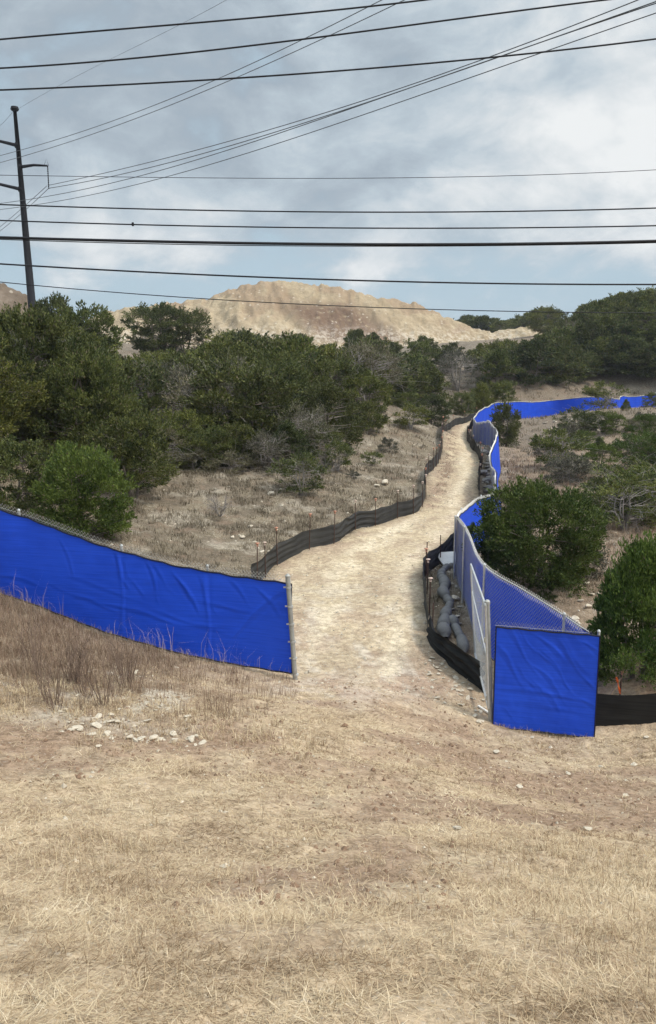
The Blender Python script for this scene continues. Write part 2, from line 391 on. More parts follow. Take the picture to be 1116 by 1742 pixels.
# ---------------------------------------------------------------- ground sheet
def ground_colors(x, y):
    n = len(x); r = np.hypot(x, y)
    px, py = proj(x, np.maximum(y, .5), Hs(x, y))       # only used to read zones, i.e. where the kinds of ground lie
    A = lambda *c: np.array(c)[None]
    lerp = lambda a, b, t: a + (b - a) * t[:, None]
    f1 = fbm(x * .55, y * .55, 4, 51); f2 = fbm(x * 1.7, y * 1.7, 4, 61); f3 = fbm(x / 6, y / 6, 3, 71)
    c = lerp(A(.43,.33,.22), A(.285,.20,.135), sstep(f1, .46, .66))
    c = lerp(c, A(.42,.335,.23), sstep(f2, .56, .75) * .7)
    st = np.full(n, .25)
    # dark soil scraped in the wheel ruts at the foot of the bank
    u = y - (9.6 + .10 * x); rut = np.exp(-(u / .5) ** 2) + np.exp(-((u - 1.5) / .5) ** 2)
    c = lerp(c, A(.20,.125,.08), np.clip(rut, 0, 1) * sstep(f2, .42, .62) * .25)
    # brown bank on the left
    lb = sstep(-x, 1.6, 4.2) * sstep(y, 9.5, 12.5) * sstep(-r, -24, -19)
    c = lerp(c, A(.19,.145,.10), lb * .85)
    wp = sstep(fbm(x * 1.1, y * 1.1, 3, 151), .50, .62) * sstep(-x, 1.5, 2.5) * sstep(y, 10.3, 11.5) * sstep(-y, -15, -13.5); c = lerp(c, A(.46,.41,.33), wp * .75)
    # valley slope
    far = sstep(r, 17.5, 22)
    v = lerp(A(.135,.108,.077), A(.20,.165,.115), sstep(f2, .4, .65))
    v = lerp(v, A(.33,.29,.23), sstep(fbm(x * .8, y * .8, 4, 81), .58, .70) * .6)
    right = sstep(x - y * .16, 0.5, 4)
    v = lerp(v, A(.25,.18,.125), right * .6)
    c = lerp(c, v, far); st = st + far * .6 * sstep(f2, .45, .65)
    # forest floor
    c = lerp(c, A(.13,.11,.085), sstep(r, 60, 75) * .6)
    c = lerp(c, A(.40,.35,.27), sstep(y, 108, 116) * sstep(x, 22, 34) * sstep(-y, -140, -128) * sstep(f3, .35, .55))
    # road: cream caliche
    rm = road_mask(x, y); rd = sstep(rm, -.25, .45)
    road = lerp(A(.45,.365,.245), A(.53,.445,.315), sstep(f2, .4, .65))
    road = lerp(road, A(.37,.285,.195), sstep(f1, .52, .68) * .55)
    nearr = sstep(-y, -24, -17); road = lerp(road, A(.37,.27,.195), nearr * (.2 + .75 * sstep(f1, .44, .56))); road = lerp(road, A(.54,.48,.40), sstep(fbm(x * 2.4, y * 2.4, 4, 161), .54, .64) * .5 * sstep(-y, -30, -20))
    cy_ = np.array([14, 18.5, 21.5, 26, 31, 36, 40, 44, 51, 60, 78, 90]); cx_ = np.array([.6, .45, .8, 1.5, 2.9, 4.3, 5.1, 5.95, 7.2, 8.6, 11.4, 14.5])
    off = x - np.interp(y, cy_, cx_) + .25 * np.sin(y * .5)
    trk = np.exp(-((np.abs(off) - 1.0) / .32) ** 2); road = lerp(road, A(.60,.51,.37), trk * .9 * sstep(f2, .35, .5))
    mid_ = np.exp(-(off / .4) ** 2) + np.exp(-((np.abs(off) - 1.9) / .4) ** 2); road = lerp(road, A(.34,.26,.175), np.clip(mid_, 0, 1) * .85 * sstep(f2, .42, .6))
    # weedy crown between the wheel tracks on the far stretch
    cl = np.interp(y, [30, 40, 44, 51, 60, 78, 90], [4.6, 5.1, 5.95, 7.2, 8.6, 11.4, 14.5])
    crown = np.exp(-((x - cl) / .6) ** 2) * sstep(y, 36, 44) * sstep(f2, .38, .55) * sstep(-y, -86, -76)
    road = lerp(road, A(.20,.135,.09), crown * .95)
    edge = np.exp(-((rm - .3) / .5) ** 2); road = lerp(road, A(.34,.25,.18), edge * .5 * sstep(f2, .4, .6))
    c = lerp(c, road, rd); st = np.where(rd > .5, .35 + .5 * nearr, st)
    # trampled limestone patch beside the end post, in front of the gate
    pt = np.exp(-(((x + .2) / 1.5) ** 2 + ((y - 15.9) / 1.1) ** 2)) * sstep(f2, .35, .6)
    c = lerp(c, A(.50,.41,.33), pt * .8); st = st + pt
    return c, np.clip(st, 0, 1)

def build_ground():
    th = np.concatenate([np.radians(np.arange(-180, -33, 3.0)), np.radians(np.arange(-33, 33.01, .17)), np.radians(np.arange(36, 180, 3.0))])
    rr = np.concatenate([.5 * 1.0125 ** np.arange(0, 585), [900, 1200, 1600]])
    R, T = np.meshgrid(rr, th, indexing='ij'); x = (R * np.sin(T)).ravel(); y = (R * np.cos(T)).ravel()
    z = H(x, y); nr, nt = R.shape
    i = np.arange(nr - 1)[:, None] * nt; j = np.arange(nt)[None]; j2 = (j + 1) % nt
    Q = np.stack([i + j, i + j2, i + nt + j2, i + nt + j], -1).reshape(-1, 4)[:, ::-1]
    V = np.stack([x, y, z], 1); c, st = ground_colors(x, y)
    rm = road_mask(x, y)[Q].mean(1) > 0
    for name, sel in (('ground', ~rm), ('dirt_road', rm)):
        q = Q[sel]; used = np.unique(q); mp = np.zeros(len(V), np.int64); mp[used] = np.arange(len(used))
        mb = MB(); mb.add(V[used], mp[q], st[used])
        if name == 'ground':
            cc = c[used]; k = len(used); mb.add([[0, 0, Hf(0, 0)]], [], np.array([.2]))
            mb.F = [f for f in mb.F if f.size]
            mb.F.append(np.array([[mp[a], k, mp[(a + 1) % nt]] for a in range(nt)], np.int64)); cc = np.vstack([cc, cc[:1]])
        else: cc = c[used]
        o = mb.obj(name, M_ground, smooth=True, colors=cc); tag(o, kind='structure')
    return
build_ground()

# ---------------------------------------------------------------- spoil mounds
def mound(name, crest, Yc, mat, nu=420, nv=70, tan=.62, rag=.8, seed=3, gul=1.0):
    xs = np.array([q[0] for q in crest], float); ys = np.array([q[1] for q in crest], float)
    u = np.linspace(xs[0], xs[-1], nu); cy = np.interp(u, xs, ys)
    C = np.array([P(a, b, Yc) for a, b in zip(u, cy)]); g = Hs(C[:, 0], C[:, 1])
    hh = np.maximum(C[:, 2] - g, .05) + 0.5
    V = []
    for k in range(nv):
        t = -1 + 2 * k / (nv - 1)                # -1 front foot, 0 crest, 1 back foot
        prof = 1 - abs(t); prof = prof ** 1.12
        dy = t * (hh / tan) * 1.02 + (np.sign(t)) * 1.0 * abs(t)
        X = C[:, 0]; Yy = C[:, 1] + dy
        gz = Hs(X, Yy)
        z = gz - .5 + (C[:, 2] + .5 - gz) * prof
        gully = (fbm(X / 2.6 + t * 2.5 + 5, Yy / 7, 4, seed) - .5) * 2.0 * gul * (.4 + 1.2 * vnoise(X / 9, t * 2 + X * 0, seed + 3)) * (1 - prof) * prof * 4
        z = z + gully * np.minimum(hh / 8, 1) + (fbm(X / 1.6, Yy / 1.6, 4, seed + 9) - .5) * rag * 2 * np.minimum(hh / 3, 1)
        z = z + (fbm(X / .5, Yy / .5, 2, seed + 19) - .5) * .25
        z = z + (np.abs(fbm(X / 1.9, X * 0 + t * .7, 2, seed + 29) - .5) * -1.7 + .2) * prof ** 3 * np.minimum(hh / 7, 1)
        V.append(np.stack([X, Yy, z], 1))
    V = np.array(V).reshape(-1, 3)
    i = np.arange(nv - 1)[:, None] * nu; j = np.arange(nu - 1)[None]
    Q = np.stack([i + j, i + j + 1, i + nu + j + 1, i + nu + j], -1).reshape(-1, 4)
    mb = MB(); mb.add(V, Q, np.zeros(len(V))); o = mb.obj(name, mat, smooth=True); tag(o, kind='structure'); return o
def spoil_mat(name, a, b, c3, sc=.35, amt=.55, cut=1.0):
    m, t = new_mat(name); co = t.n('ShaderNodeNewGeometry').outputs['Position']
    mp = t.n('ShaderNodeMapping', i={0: co}); mp.inputs['Scale'].default_value = (1, .3, .45)
    n = t.noise(mp.outputs[0], sc, 6, .65, .3); n2 = t.noise(co, .9, 6, .7); n3 = t.noise(co, .09, 4, .6, .5)
    c = t.mix(t.mr(t.math('ADD', t.math('MULTIPLY', n, .5), t.math('MULTIPLY', n2, .5)), .38, .62), a, b)
    c = t.mix(t.math('MULTIPLY', t.mr(n3, .5, .60), amt), c, c3)
    sp_ = t.n('ShaderNodeSeparateXYZ', i={0: co}); px_ = t.math('ADD', sp_.outputs[0], t.math('MULTIPLY', sp_.outputs[2], 1.1))
    band = t.math('MULTIPLY', t.mr(px_, 0, 7), t.mr(px_, 24, 15)); band = t.math('MULTIPLY', band, t.math('MULTIPLY', t.mr(sp_.outputs[2], 13.5, 10.5), t.mr(sp_.outputs[2], 3.0, 5.0)))
    c = t.mix(t.math('MULTIPLY', t.math('MULTIPLY', band, cut), t.mr(n2, .28, .50)), c, (.15, .10, .07))
    low_ = t.math('MULTIPLY', t.mr(sp_.outputs[2], 8.5, 5.0), t.mr(n2, .45, .6)); c = t.mix(t.math('MULTIPLY', low_, t.math('MULTIPLY', cut, .6)), c, (.52, .46, .38))
    vo = t.n('ShaderNodeTexVoronoi', i={'Vector': co, 'Scale': 1.3}); on = t.math('MULTIPLY', t.math('LESS_THAN', t.n('ShaderNodeSeparateColor', i={0: vo.outputs['Color']}).outputs[0], .10), .4)
    stn = t.math('MULTIPLY', on, t.mr(vo.outputs['Distance'], .2, .4, 1, 0)); c = t.mix(stn, c, (.6, .54, .45))
    out(t, bsdf(t, c, .95, 0, t.math('ADD', n2, n), .1, .35, 1.0)); return m
M_spoil = spoil_mat('cream_spoil', (.275,.215,.14), (.375,.30,.20), (.24,.165,.11))
M_spoil2 = spoil_mat('brown_spoil', (.12,.092,.068), (.215,.17,.13), (.12,.09,.065), cut=0.0)
mound('spoil_mound', [(150,545),(165,534),(200,524),(230,519),(262,519),(300,511),(335,508),(380,496),(405,487),(432,478),(470,477),(500,479),(522,480),(560,486),(600,493),
      (630,501),(660,508),(690,514),(720,523),(745,534),(770,545),(800,557),(830,563),(880,558),(900,556),(930,555),(955,556),(968,562),(980,575)], 180, M_spoil)
mound('brown_spoil_mound', [(-330,470),(-200,430),(-60,450),(0,478),(22,490),(45,502),(75,530),(110,560)], 105, M_spoil2, 240, 50, .6, .5, 13)

# ---------------------------------------------------------------- fences
def crom(pts, step):
    pts = np.asarray(pts, float); p = np.vstack([2 * pts[0] - pts[1], pts, 2 * pts[-1] - pts[-2]]); o = []
    for i in range(1, len(p) - 2):
        a, b, c, d = p[i - 1:i + 3]
        for t in np.linspace(0, 1, 24, endpoint=False):
            o.append(.5 * (2 * b + (c - a) * t + (2 * a - 5 * b + 4 * c - d) * t * t + (3 * b - a - 3 * c + d) * t ** 3))
    o.append(p[-2]); o = np.array(o); L = np.concatenate([[0], np.cumsum(np.linalg.norm(np.diff(o, axis=0), axis=1))])
    s = np.linspace(0, L[-1], max(2, int(L[-1] / step)) + 1)
    return np.stack([np.interp(s, L, o[:, k]) for k in range(o.shape[1])], 1), s

class Line:
    """fence line on the ground: position, ground height and sideways normal by arc length"""
    def __init__(s, pts, gz=None, lean=None):
        s.p, s.s = crom(pts, .1)
        z = H(s.p[:, 0], s.p[:, 1], False); k = np.ones(9) / 9; zp = np.pad(z, 4, mode='edge'); s.z = np.convolve(zp, k, 'valid')
        if gz is not None: s.z = np.interp(s.s, gz[0] * s.s[-1], gz[1])
        t = np.gradient(s.p, axis=0); t /= np.linalg.norm(t, axis=1)[:, None]; s.nrm = np.stack([t[:, 1], -t[:, 0]], 1)
        s.lean = lean; s.len = s.s[-1]
    def at(s, u, h, off=0.0):
        u = np.asarray(u, float); x = np.interp(u, s.s, s.p[:, 0]); y = np.interp(u, s.s, s.p[:, 1]); z = np.interp(u, s.s, s.z)
        nx = np.interp(u, s.s, s.nrm[:, 0]); ny = np.interp(u, s.s, s.nrm[:, 1])
        if s.lean is not None: off = off + s.lean(u) * h
        return np.stack([x + nx * off, y + ny * off, z + h], -1)
    def u_at_px(s, px):
        q = s.at(s.s, 0); a, _ = proj(q[:, 0], q[:, 1], q[:, 2]); return s.s[np.argmin(np.abs(a - px))]

def K(v): return lambda U: np.full_like(np.asarray(U, float), v)

def fabric(L, u0, u1, h0, h1, disp, mat, parent, du=.05, nv=30, side=1, bind=True, sag=.02, tie=.6, name='fabric'):
    nu = int((u1 - u0) / du) + 2; u = np.linspace(u0, u1, nu)
    U, Vv = np.meshgrid(u, np.linspace(0, 1, nv), indexing='ij')
    top = h1(U) - sag * np.abs(np.sin(math.pi * (U - u0) / tie)) ; bot = h0(U) + sag * .7 * np.abs(np.sin(math.pi * (U - u0) / tie + .5))
    hgt = bot + (top - bot) * Vv
    q = L.at(U.ravel(), hgt.ravel(), side * (.05 + disp(U - u0, Vv)).ravel())
    i = np.arange(nu - 1)[:, None] * nv; j = np.arange(nv - 1)[None]
    Q = np.stack([i + j, i + nv + j, i + nv + j + 1, i + j + 1], -1).reshape(-1, 4)
    mb = MB(); mb.add(q, Q, np.zeros(len(q))); o = mb.obj(name, mat, parent, smooth=True)
    if bind:
        g = q.reshape(nu, nv, 3); b = MB(); b.tube(g[:, 0], .018, 5); b.tube(g[:, -1], .018, 5); b.tube(g[0], .014, 5); b.tube(g[-1], .014, 5)
        b.obj('binding', M_black, o)
    return o, q.reshape(nu, nv, 3)

def ridges(lst):
    """folds in hanging cloth: (u0,v0,u1,v1,width,height), v counted in metres up"""
    def f(U, V):
        d = np.zeros_like(U); Vm = V * 1.8
        for (a, b, c, e, wd, hh) in lst:
            ex, ey = c - a, e - b; l = math.hypot(ex, ey); t = ((U - a) * ex + (Vm - b) * ey) / (l * l)
            dist = ((U - a) * ey - (Vm - b) * ex) / l
            env = np.exp(-np.maximum(0, np.abs(t - .5) - .35) ** 2 / .02)
            d += hh * np.exp(-((dist + .05 * np.sin(t * 5 + a * 7)) / wd) ** 2) * env - .6 * hh * np.exp(-((dist - 1.8 * wd) / wd) ** 2) * env
        return d
    return f

def chain(L, u0, u1, h0, h1, parent, sp=.075, barb=.045, seg=6, r=.0019):
    hf = h1 if callable(h1) else K(h1); h1 = float(hf(u0)); mb = MB(); n = int((u1 - u0) / sp); A = []; hh = (h1 - h0)
    for sgn in (1, -1):
        a = u0 + np.arange(-int(hh / sp) - 1, n + int(hh / sp) + 1) * sp
        t = np.linspace(0, 1, seg + 1)
        U = a[:, None] + (sgn * (t - (0 if sgn > 0 else 1)) * hh)[None] * 1.0; Hh = h0 + t[None] * (hh + barb) + 0 * a[:, None]
        if sgn < 0: U = a[:, None] + (1 - t)[None] * hh
        Hh = h0 + t[None] * (hf(U) - h0 + barb)
        ok = (U >= u0) & (U <= u1)
        Uc = np.clip(U, u0, u1)
        q = L.at(Uc.ravel(), Hh.ravel(), sgn * .003).reshape(len(a), seg + 1, 3)
        d = np.array([r, 0, r * .3]); e = np.array([0, r, -r]); g = np.array([-r, 0, r])
        for k in range(seg):
            m = ok[:, k] & ok[:, k + 1]
            p0, p1 = q[m, k], q[m, k + 1]; nn = len(p0)
            if nn == 0: continue
            V = np.stack([p0 + d, p0 + e, p0 + g, p1 + d, p1 + e, p1 + g], 1).reshape(-1, 3); b = (np.arange(nn) * 6)[:, None]
            Q = np.concatenate([b + np.array([0, 1, 4, 3]), b + np.array([1, 2, 5, 4]), b + np.array([2, 0, 3, 5])]); mb.add(V, Q)
    tw = np.arange(u0, u1, .25); mb.tube(L.at(tw, hf(tw) - .03, 0), .003, 4); mb.tube(L.at(tw, np.full(len(tw), h0 + .05), 0), .003, 4)
    return mb.obj('chain_link', M_chain, parent)

def post(L, u, h, parent, r=.03, off=-.045, mat=None, cap=True, below=.3, name='post'):
    a = L.at(u, -below, off); b = L.at(u, h, off); mb = MB(); mb.tube([a, b], [r, r], 12)
    if cap: mb.tube([b, b + [0, 0, .015], b + [0, 0, .04], b + [0, 0, .05]], [r * 1.15, r * 1.2, r * .8, r * .2], 12)
    return mb.obj(name, mat or M_galv, parent, smooth=False)


# --- left fence
lf_px = [(-420,960,20.5),(-250,968,20),(-120,985,19.2),(0,1010,18.4),(60,1030,18.2),(180,1077,17.8),(300,1112,17.5),(400,1132,17.25),(500,1148,16.85)]
lp = [P(a, b, c) for a, b, c in lf_px]
fl = empty('blue_fence', tuple(lp[-1]))
tag(fl, 'long blue screened chain link fence on the left ending at a steel post', 'fence')
Lz = np.array([q[2] for q in lp]); tmp, ss = crom([q[:2] for q in lp], .1)
Ll = Line([q[:2] for q in lp]); 
cumd = np.concatenate([[0], np.cumsum([np.linalg.norm(lp[i + 1][:2] - lp[i][:2]) for i in range(len(lp) - 1)])])
Ll.z = np.interp(Ll.s / Ll.s[-1], cumd / cumd[-1], Lz) 
inv = fl.matrix_world.inverted()
def unoff(parent):
    """children were built in world space: cancel the parent's offset"""
    for ch in parent.children: ch.location = Vector(ch.location) - parent.location
rl = []
rr_ = random.Random(4)
ue = Ll.len
def U_(px): return Ll.u_at_px(px)
for px in (213, 352): rl += [(U_(px), .15, U_(px), 1.75, .035, .020)]
rl += [(U_(372), .25, U_(482), 1.66, .03, .014)]
for px in (110, 205, 215, 255, 262, 300, 306, 340, 395, 440):
    u0 = U_(px) ; rl.append((u0, 1.72, u0 + rr_.uniform(.25, .55), rr_.uniform(.9, 1.3), rr_.uniform(.018, .03), rr_.uniform(.008, .018)))
for k in range(8):
    v = rr_.uniform(.3, 1.5); u0 = rr_.uniform(ue - 7.5, ue - 1.5); rl.append((u0, v, u0 + rr_.uniform(1, 2.5), v + rr_.uniform(-.05, .05), .03, rr_.uniform(.004, .008)))
rf = ridges(rl)
fabric(Ll, 0, Ll.len - .02, K(.03), K(1.97), lambda U, V: rf(U, V) + .03 * (fbm(U / 1.1, V * 2, 3, 5) - .5) + .02 * np.sin(V * 3.1), M_blue, fl, .035, 60, 1, sag=.022, tie=.62)
for px in (213, 352): post(Ll, U_(px), 2.03, fl)
for k in range(4): post(Ll, U_(213) - 2.4 * (k + 1), 2.03, fl)
chain(Ll, 0, Ll.len, .05, 2.03, fl, barb=.075, r=.003)
def end_post():
    b = P(504, 1158, 16.75); tpt = P(489.5, 981, 16.75); tpt = b + (tpt - b)
    mb = MB(); mb.tube([b - [0, 0, .3], tpt], [.05, .05], 14); mb.tube([tpt, tpt + [0, 0, .02], tpt + [0, 0, .06]], [.056, .056, .02], 14)
    o = mb.obj('end_post', M_postg, fl)
    for t in (.06, .22, .38, .55, .72, .9):
        c = b + (tpt - b) * t; k = MB(); k.tube([c - [0, 0, .018], c + [0, 0, .018]], [.058, .058], 14); k.box(c + [-.075, 0, 0], (.03, .006, .016)); k.obj('tension_band', M_galv, o)
    a = Ll.at(U_(372), .2, -.09); mb = MB(); mb.tube([a, Ll.at(ue - .1, 1.72, -.09)], [.02, .02], 8); mb.obj('brace', M_galv, fl)
end_post(); unoff(fl)

# --- right fence, receding along the road
rp = [tuple(P(*q)[:2]) for q in [(1003,1078,15.35),(955,1051,16.4),(897,1023,17.5),(827,988,18.9),(800,950,20.8),(777,887,25.5),(806,848,29.4),(840,827,31.3),(855,799,36.3),(847,785,39.5),(844,773,42.5),(852,752,49),(845,735,56),(833,724,63),(811,713,73)]] + [
      (13.6,79),(17.2,88),(21,92.5),(24.5,94.5),(28.6,93.5),(33,98),(37.5,109),(43.5,112),(52,114),(60,118)]
fr = empty('blue_fence', (rp[0][0], rp[0][1], Hf(*rp[0])))
tag(fr, 'long blue screened chain link fence winding along the right of the dirt road', 'fence')
Lr = Line(rp, lean=lambda u: -.16 * sstep(u, 16, 22) * sstep(-u, -42, -34)); print('right fence length', Lr.len)
fo = lambda U, V: .05 * (fbm(U / .9, V * 1.5, 3, 15) - .5) + .03 * np.sin(U * 2.1) * V * (1 - V) + .035 * (vnoise(U * 2.3, V * .4, 8) - .5) * sstep(U, 30, 45)
HR = lambda u: 1.82 + .23 * (1 - sstep(np.asarray(u, float), 2.5, 11))
fabric(Lr, 0, Lr.len, K(.03), HR, fo, M_blue, fr, .11, 16, 1, sag=.02, tie=.9)
uu = .9
while uu < Lr.len: post(Lr, uu, float(HR(uu)) + .07, fr, .028, -.05); uu += 2.9
chain(Lr, 0, Lr.len, .05, lambda u: HR(u) + .05, fr, sp=.085, seg=5, r=.0026)
# pale top selvage wire
mb = MB(); t_ = np.arange(0, Lr.len, .2); mb.tube(Lr.at(t_, HR(t_) + .035, -.02), .010, 5); mb.obj('top_wire', M_galv, fr)
unoff(fr)

# --- short front panel
pa, pb = P(836, 1232, 15.8)[:2], P(1011, 1252, 15.3)[:2]
fp = empty('short_fence', tuple(P(838, 1232, 15.8)))
tag(fp, 'short taut blue fence panel facing the camera right of the road opening', 'fence panel')
Lp = Line([pa, (pa + pb) / 2, pb]); Lp.z = np.interp(Lp.s, [0, Lp.len], [P(838, 1235, 15.8)[2], P(1012, 1255, 15.3)[2]])
pw = Lp.len; pr = random.Random(9); rl2 = []
for (a, b, c, d, wd, hh) in [(.12,1.7,.75,.9,.03,.017),(.3,1.72,.95,1.05,.022,.013),(.55,1.7,1.15,1.15,.03,.016),(.95,1.72,1.6,1.0,.035,.02),(1.05,1.5,1.75,.75,.028,.018),
    (1.3,1.7,1.8,1.25,.025,.014),(.45,1.0,.85,.55,.025,.014),(.6,.95,1.15,.35,.022,.015),(.95,.8,1.4,.4,.03,.012),(.05,1.3,.5,.7,.03,.012),(1.2,.85,1.75,.45,.02,.010),
    (.5,1.25,1.0,.75,.022,.011),(.78,1.35,1.3,.75,.02,.010),(0,.62,1.9,.58,.022,.010),(0,.42,1.9,.38,.03,.008),(.15,.3,.5,.12,.02,.008)]:
    rl2.append((a * 1.05, b + .2 * b / 1.7, c * 1.05 + .05, d + .15 * d, wd * pr.uniform(.8, 1.5), hh * pr.uniform(.35, .8)))
rf2 = ridges(rl2)
fabric(Lp, .03, pw, K(.0), K(2.05), lambda U, V: rf2(U, V) + .05 * (fbm(U * 1.6 + V * 1.5, V * 2.6 - U, 4, 25) - .5) - .02 * (U / pw) * np.sin(V * math.pi), M_blue, fp, .018, 100, 1, sag=.014, tie=.42)
post(Lp, pw - .02, 2.08, fp, .028, -.05)
chain(Lp, 0, pw, .05, 2.09, fp, barb=.05)
unoff(fp)

# --- gate leaf and its post
gb = P(835, 1228, 15.85)
gp = empty('gate_post', tuple(gb)); tag(gp, 'thick square-topped grey steel post between the open gate and the blue panel', 'gate post')
mb = MB(); top = P(830, 1018, 15.9); gtop = P(829, 1022, 15.85); mb.tube([gb - (gtop - gb) * .15, gtop], [.047, .047], 16); o = mb.obj('shaft', M_postg, gp)
b = MB(); cc = gtop; b.tube([cc - [0, 0, .07], cc - [0, 0, .01], cc + [0, 0, .02]], [.056, .056, .025], 16); b.obj('cap', M_postg, gp)
for hgt in (.45, 1.5):
    b = MB(); c = gb + (gtop - gb) * hgt / 2.2 + [-.06, 0, 0]; b.tube([c - [0, 0, .05], c + [0, 0, .05]], [.03, .03], 8); b.box(c + [.03, 0, 0], (.04, .03, .02)); b.obj('hinge', M_galv, gp)
unoff(gp)
gt = empty('gate', tuple(gb)); tag(gt, 'bare chain link gate leaf swung open beside the blue panel', 'gate')
ga, gb2 = P(826, 1030, 15.75), P(831, 1205, 15.75); gc, gd = P(801, 960, 18.3), P(808, 1112, 18.3)
def bar(a, b, r, name, par): m_ = MB(); m_.tube([a, b], [r, r], 10); return m_.obj(name, M_galv, par)
fm = MB(); fm.tube([gc, gc * .97 + ga * .03, ga * .97 + gc * .03, ga], .022, 10); fm.tube([ga, gb2], .022, 10); fm.tube([gb2, gd], .022, 10); fm.tube([gd, gc], .022, 10)
fm.obj('frame', M_galv, gt)
bar(gc * .7 + gd * .3, gb2 * .5 + ga * .5, .014, 'brace', gt)
mb = MB(); e1 = gc - ga; e2 = gb2 - ga; L1, L2 = np.linalg.norm(e1), np.linalg.norm(e2)
nd = 70
for k in range(-nd, nd):
    for sg in (1, -1):
        s0 = k * .09; pts = []
        for v in (0, L2):
            pts.append((s0 + sg * (v if sg > 0 else v) , v))
        (a0, v0), (a1, v1) = pts
        # clip to 0..L1
        if a0 == a1: continue
        ts = sorted([(0 - a0) / (a1 - a0), (L1 - a0) / (a1 - a0)]); t0, t1 = max(0, ts[0]), min(1, ts[1])
        if t1 - t0 < .01: continue
        q = []
        for t in (t0, t1):
            uu_, vv_ = (a0 + (a1 - a0) * t) / L1, (v0 + (v1 - v0) * t) / L2
            tp = ga + e1 * uu_; bt = gb2 + (gd - gb2) * uu_; q.append(tp + (bt - tp) * vv_ + [sg * .003, 0, 0])
        mb.tube(q, [.0014, .0014], 3, cap=False)
mb.obj('chain_link', M_chain, gt)
unoff(gt)

# --- silt fences
def cap_mesh(mat):
    m_ = MB(); m_.tube([(0,0,-.05),(0,0,0),(0,0,.005),(0,0,.018),(0,0,.026)], [.018,.02,.045,.038,.008], 10); return m_.mesh('cap', mat, True)
CAPO, CAPW = cap_mesh(M_cap_o), cap_mesh(M_cap_w)
def silt(pxs, label, h=.66, stakes=(), stake_h=1.1, loc=None, mat=None, bulge=.04, end=None, world=None, ripple=.022, soff=-.03):
    pts = world if world is not None else [gpt(*q) for q in pxs]
    L = Line(pts); e = empty('silt_fence', (pts[0][0], pts[0][1], Hf(pts[0][0], pts[0][1]))); tag(e, label, 'silt fence', 'black silt fences along the track')
    hh = h if callable(h) else K(h)
    fabric(L, 0, L.len, K(-.05), hh, lambda U, V: ripple * np.sin(V * 19 + 1.5 * fbm(U, V, 2, 3) * 4) * (.6 + .4 * np.sin(U * .9)) + bulge * 2 * (fbm(U / .8, V * 1.5, 3, 35) - .5), mat or M_silt, e, .06, 26, 1, bind=False, sag=.055, tie=1.6)
    for j, sdef in enumerate(stakes):
        u = sdef if not isinstance(sdef, tuple) else sdef[0]
        sh = stake_h * random.uniform(.92, 1.05); a = L.at(u, -.2, soff); ln = np.array([random.uniform(-.04, .04), random.uniform(-.04, .04), 0])
        b = L.at(u, sh, soff) + ln; m_ = MB(); m_.tube([a, b], [.018, .016], 6); st = m_.obj('stake', M_rust, e)
        if not (isinstance(sdef, tuple) and sdef[1] == 'nocap'):
            c = bpy.data.objects.new('cap', CAPO if random.random() < .45 else CAPW); link(c, st); c.location = Vector(b) + Vector((0, 0, .01))
            c.scale = (1.5,) * 3
    unoff(e); return e, L
SLpx = [(425,1000),(445,985),(466,964),(522,935),(566,923),(601,899),(639,891),(673,880),(698,875),(712,868),(721,848),(721,830),(722,812),(738,795),(750,769),(749,743),(757,733),(768,726),(783,720),(811,713)]
Lq = Line([gpt(*q) for q in SLpx])
stk = [Lq.u_at_px(p) for p in (432, 446, 466, 522, 563, 600, 634, 673, 700)]
k0 = Lq.u_at_px(709); stk += [k0 + d for d in (1.0, 3.0, 5, 6.6, 8.6, 10.6, 12.6, 14.6, 17, 19.5, 22)]
stk += list(np.arange(stk[-1] + 3, Lq.len, 4.0))
silt(SLpx, 'long black silt fence with capped bars along the left edge of the road', .70, stk, 1.18, soff=.11, bulge=.02)
# right near: corner then slumped sheet
SR1 = [gpt(784,925), gpt(774,936), gpt(752,957), gpt(731,975), gpt(722,985)]
L_ = Line(SR1); silt(None, 'ridged black silt fence running back from the corner bar behind the grey tubes', .70, [(L_.len * .2, 'nocap'), (L_.len * .6, 'nocap'), (L_.len - .1, 'nocap')], 1.15, world=SR1)
SR2 = [gpt(722,985), gpt(725,1015), gpt(728,1045), gpt(731,1078)]
L_ = Line(SR2); silt(None, 'black silt fence seen edge-on between corner bar and slumped sheet', .58, [L_.len * .15, L_.len * .45, L_.len * .8], .95, world=SR2)
SR3 = [gpt(731,1084), gpt(742,1108), gpt(758,1122), gpt(783,1146), gpt(803,1162), gpt(826,1180)]
L_ = Line(SR3); silt(None, 'slumped dark silt sheet bulging over the bank left of the gate', lambda U: .66 - .06 * np.sin(U * 2), [(.1, 'nocap')], .9, mat=M_silt_dark, bulge=.10, world=SR3, ripple=.05)
# right far stretch
SR4 = [(810,716),(803,727),(796,742),(800,757),(812,772),(820,790),(817,805),(815,825),(817,842)]
Lq = Line([gpt(*q) for q in SR4])
silt(SR4, 'sagging black silt fence along the far right edge of the road beside the rubble', lambda U: .72 + .12 * np.sin(U * 1.7), list(np.arange(1, Lq.len, 4.2)), 1.0, mat=M_silt_dark, bulge=.08)
# bottom right
SR5w = [P(1008,1243,15.75)[:2], P(1060,1251,15.6)[:2], P(1120,1259,15.45)[:2], P(1220,1280,15.2)[:2], P(1330,1300,15.0)[:2]]
silt(None, 'plain black silt fence leaving the photo right of the blue panel', .66, [], world=SR5w, mat=M_silt_dark, bulge=.03, ripple=.0)

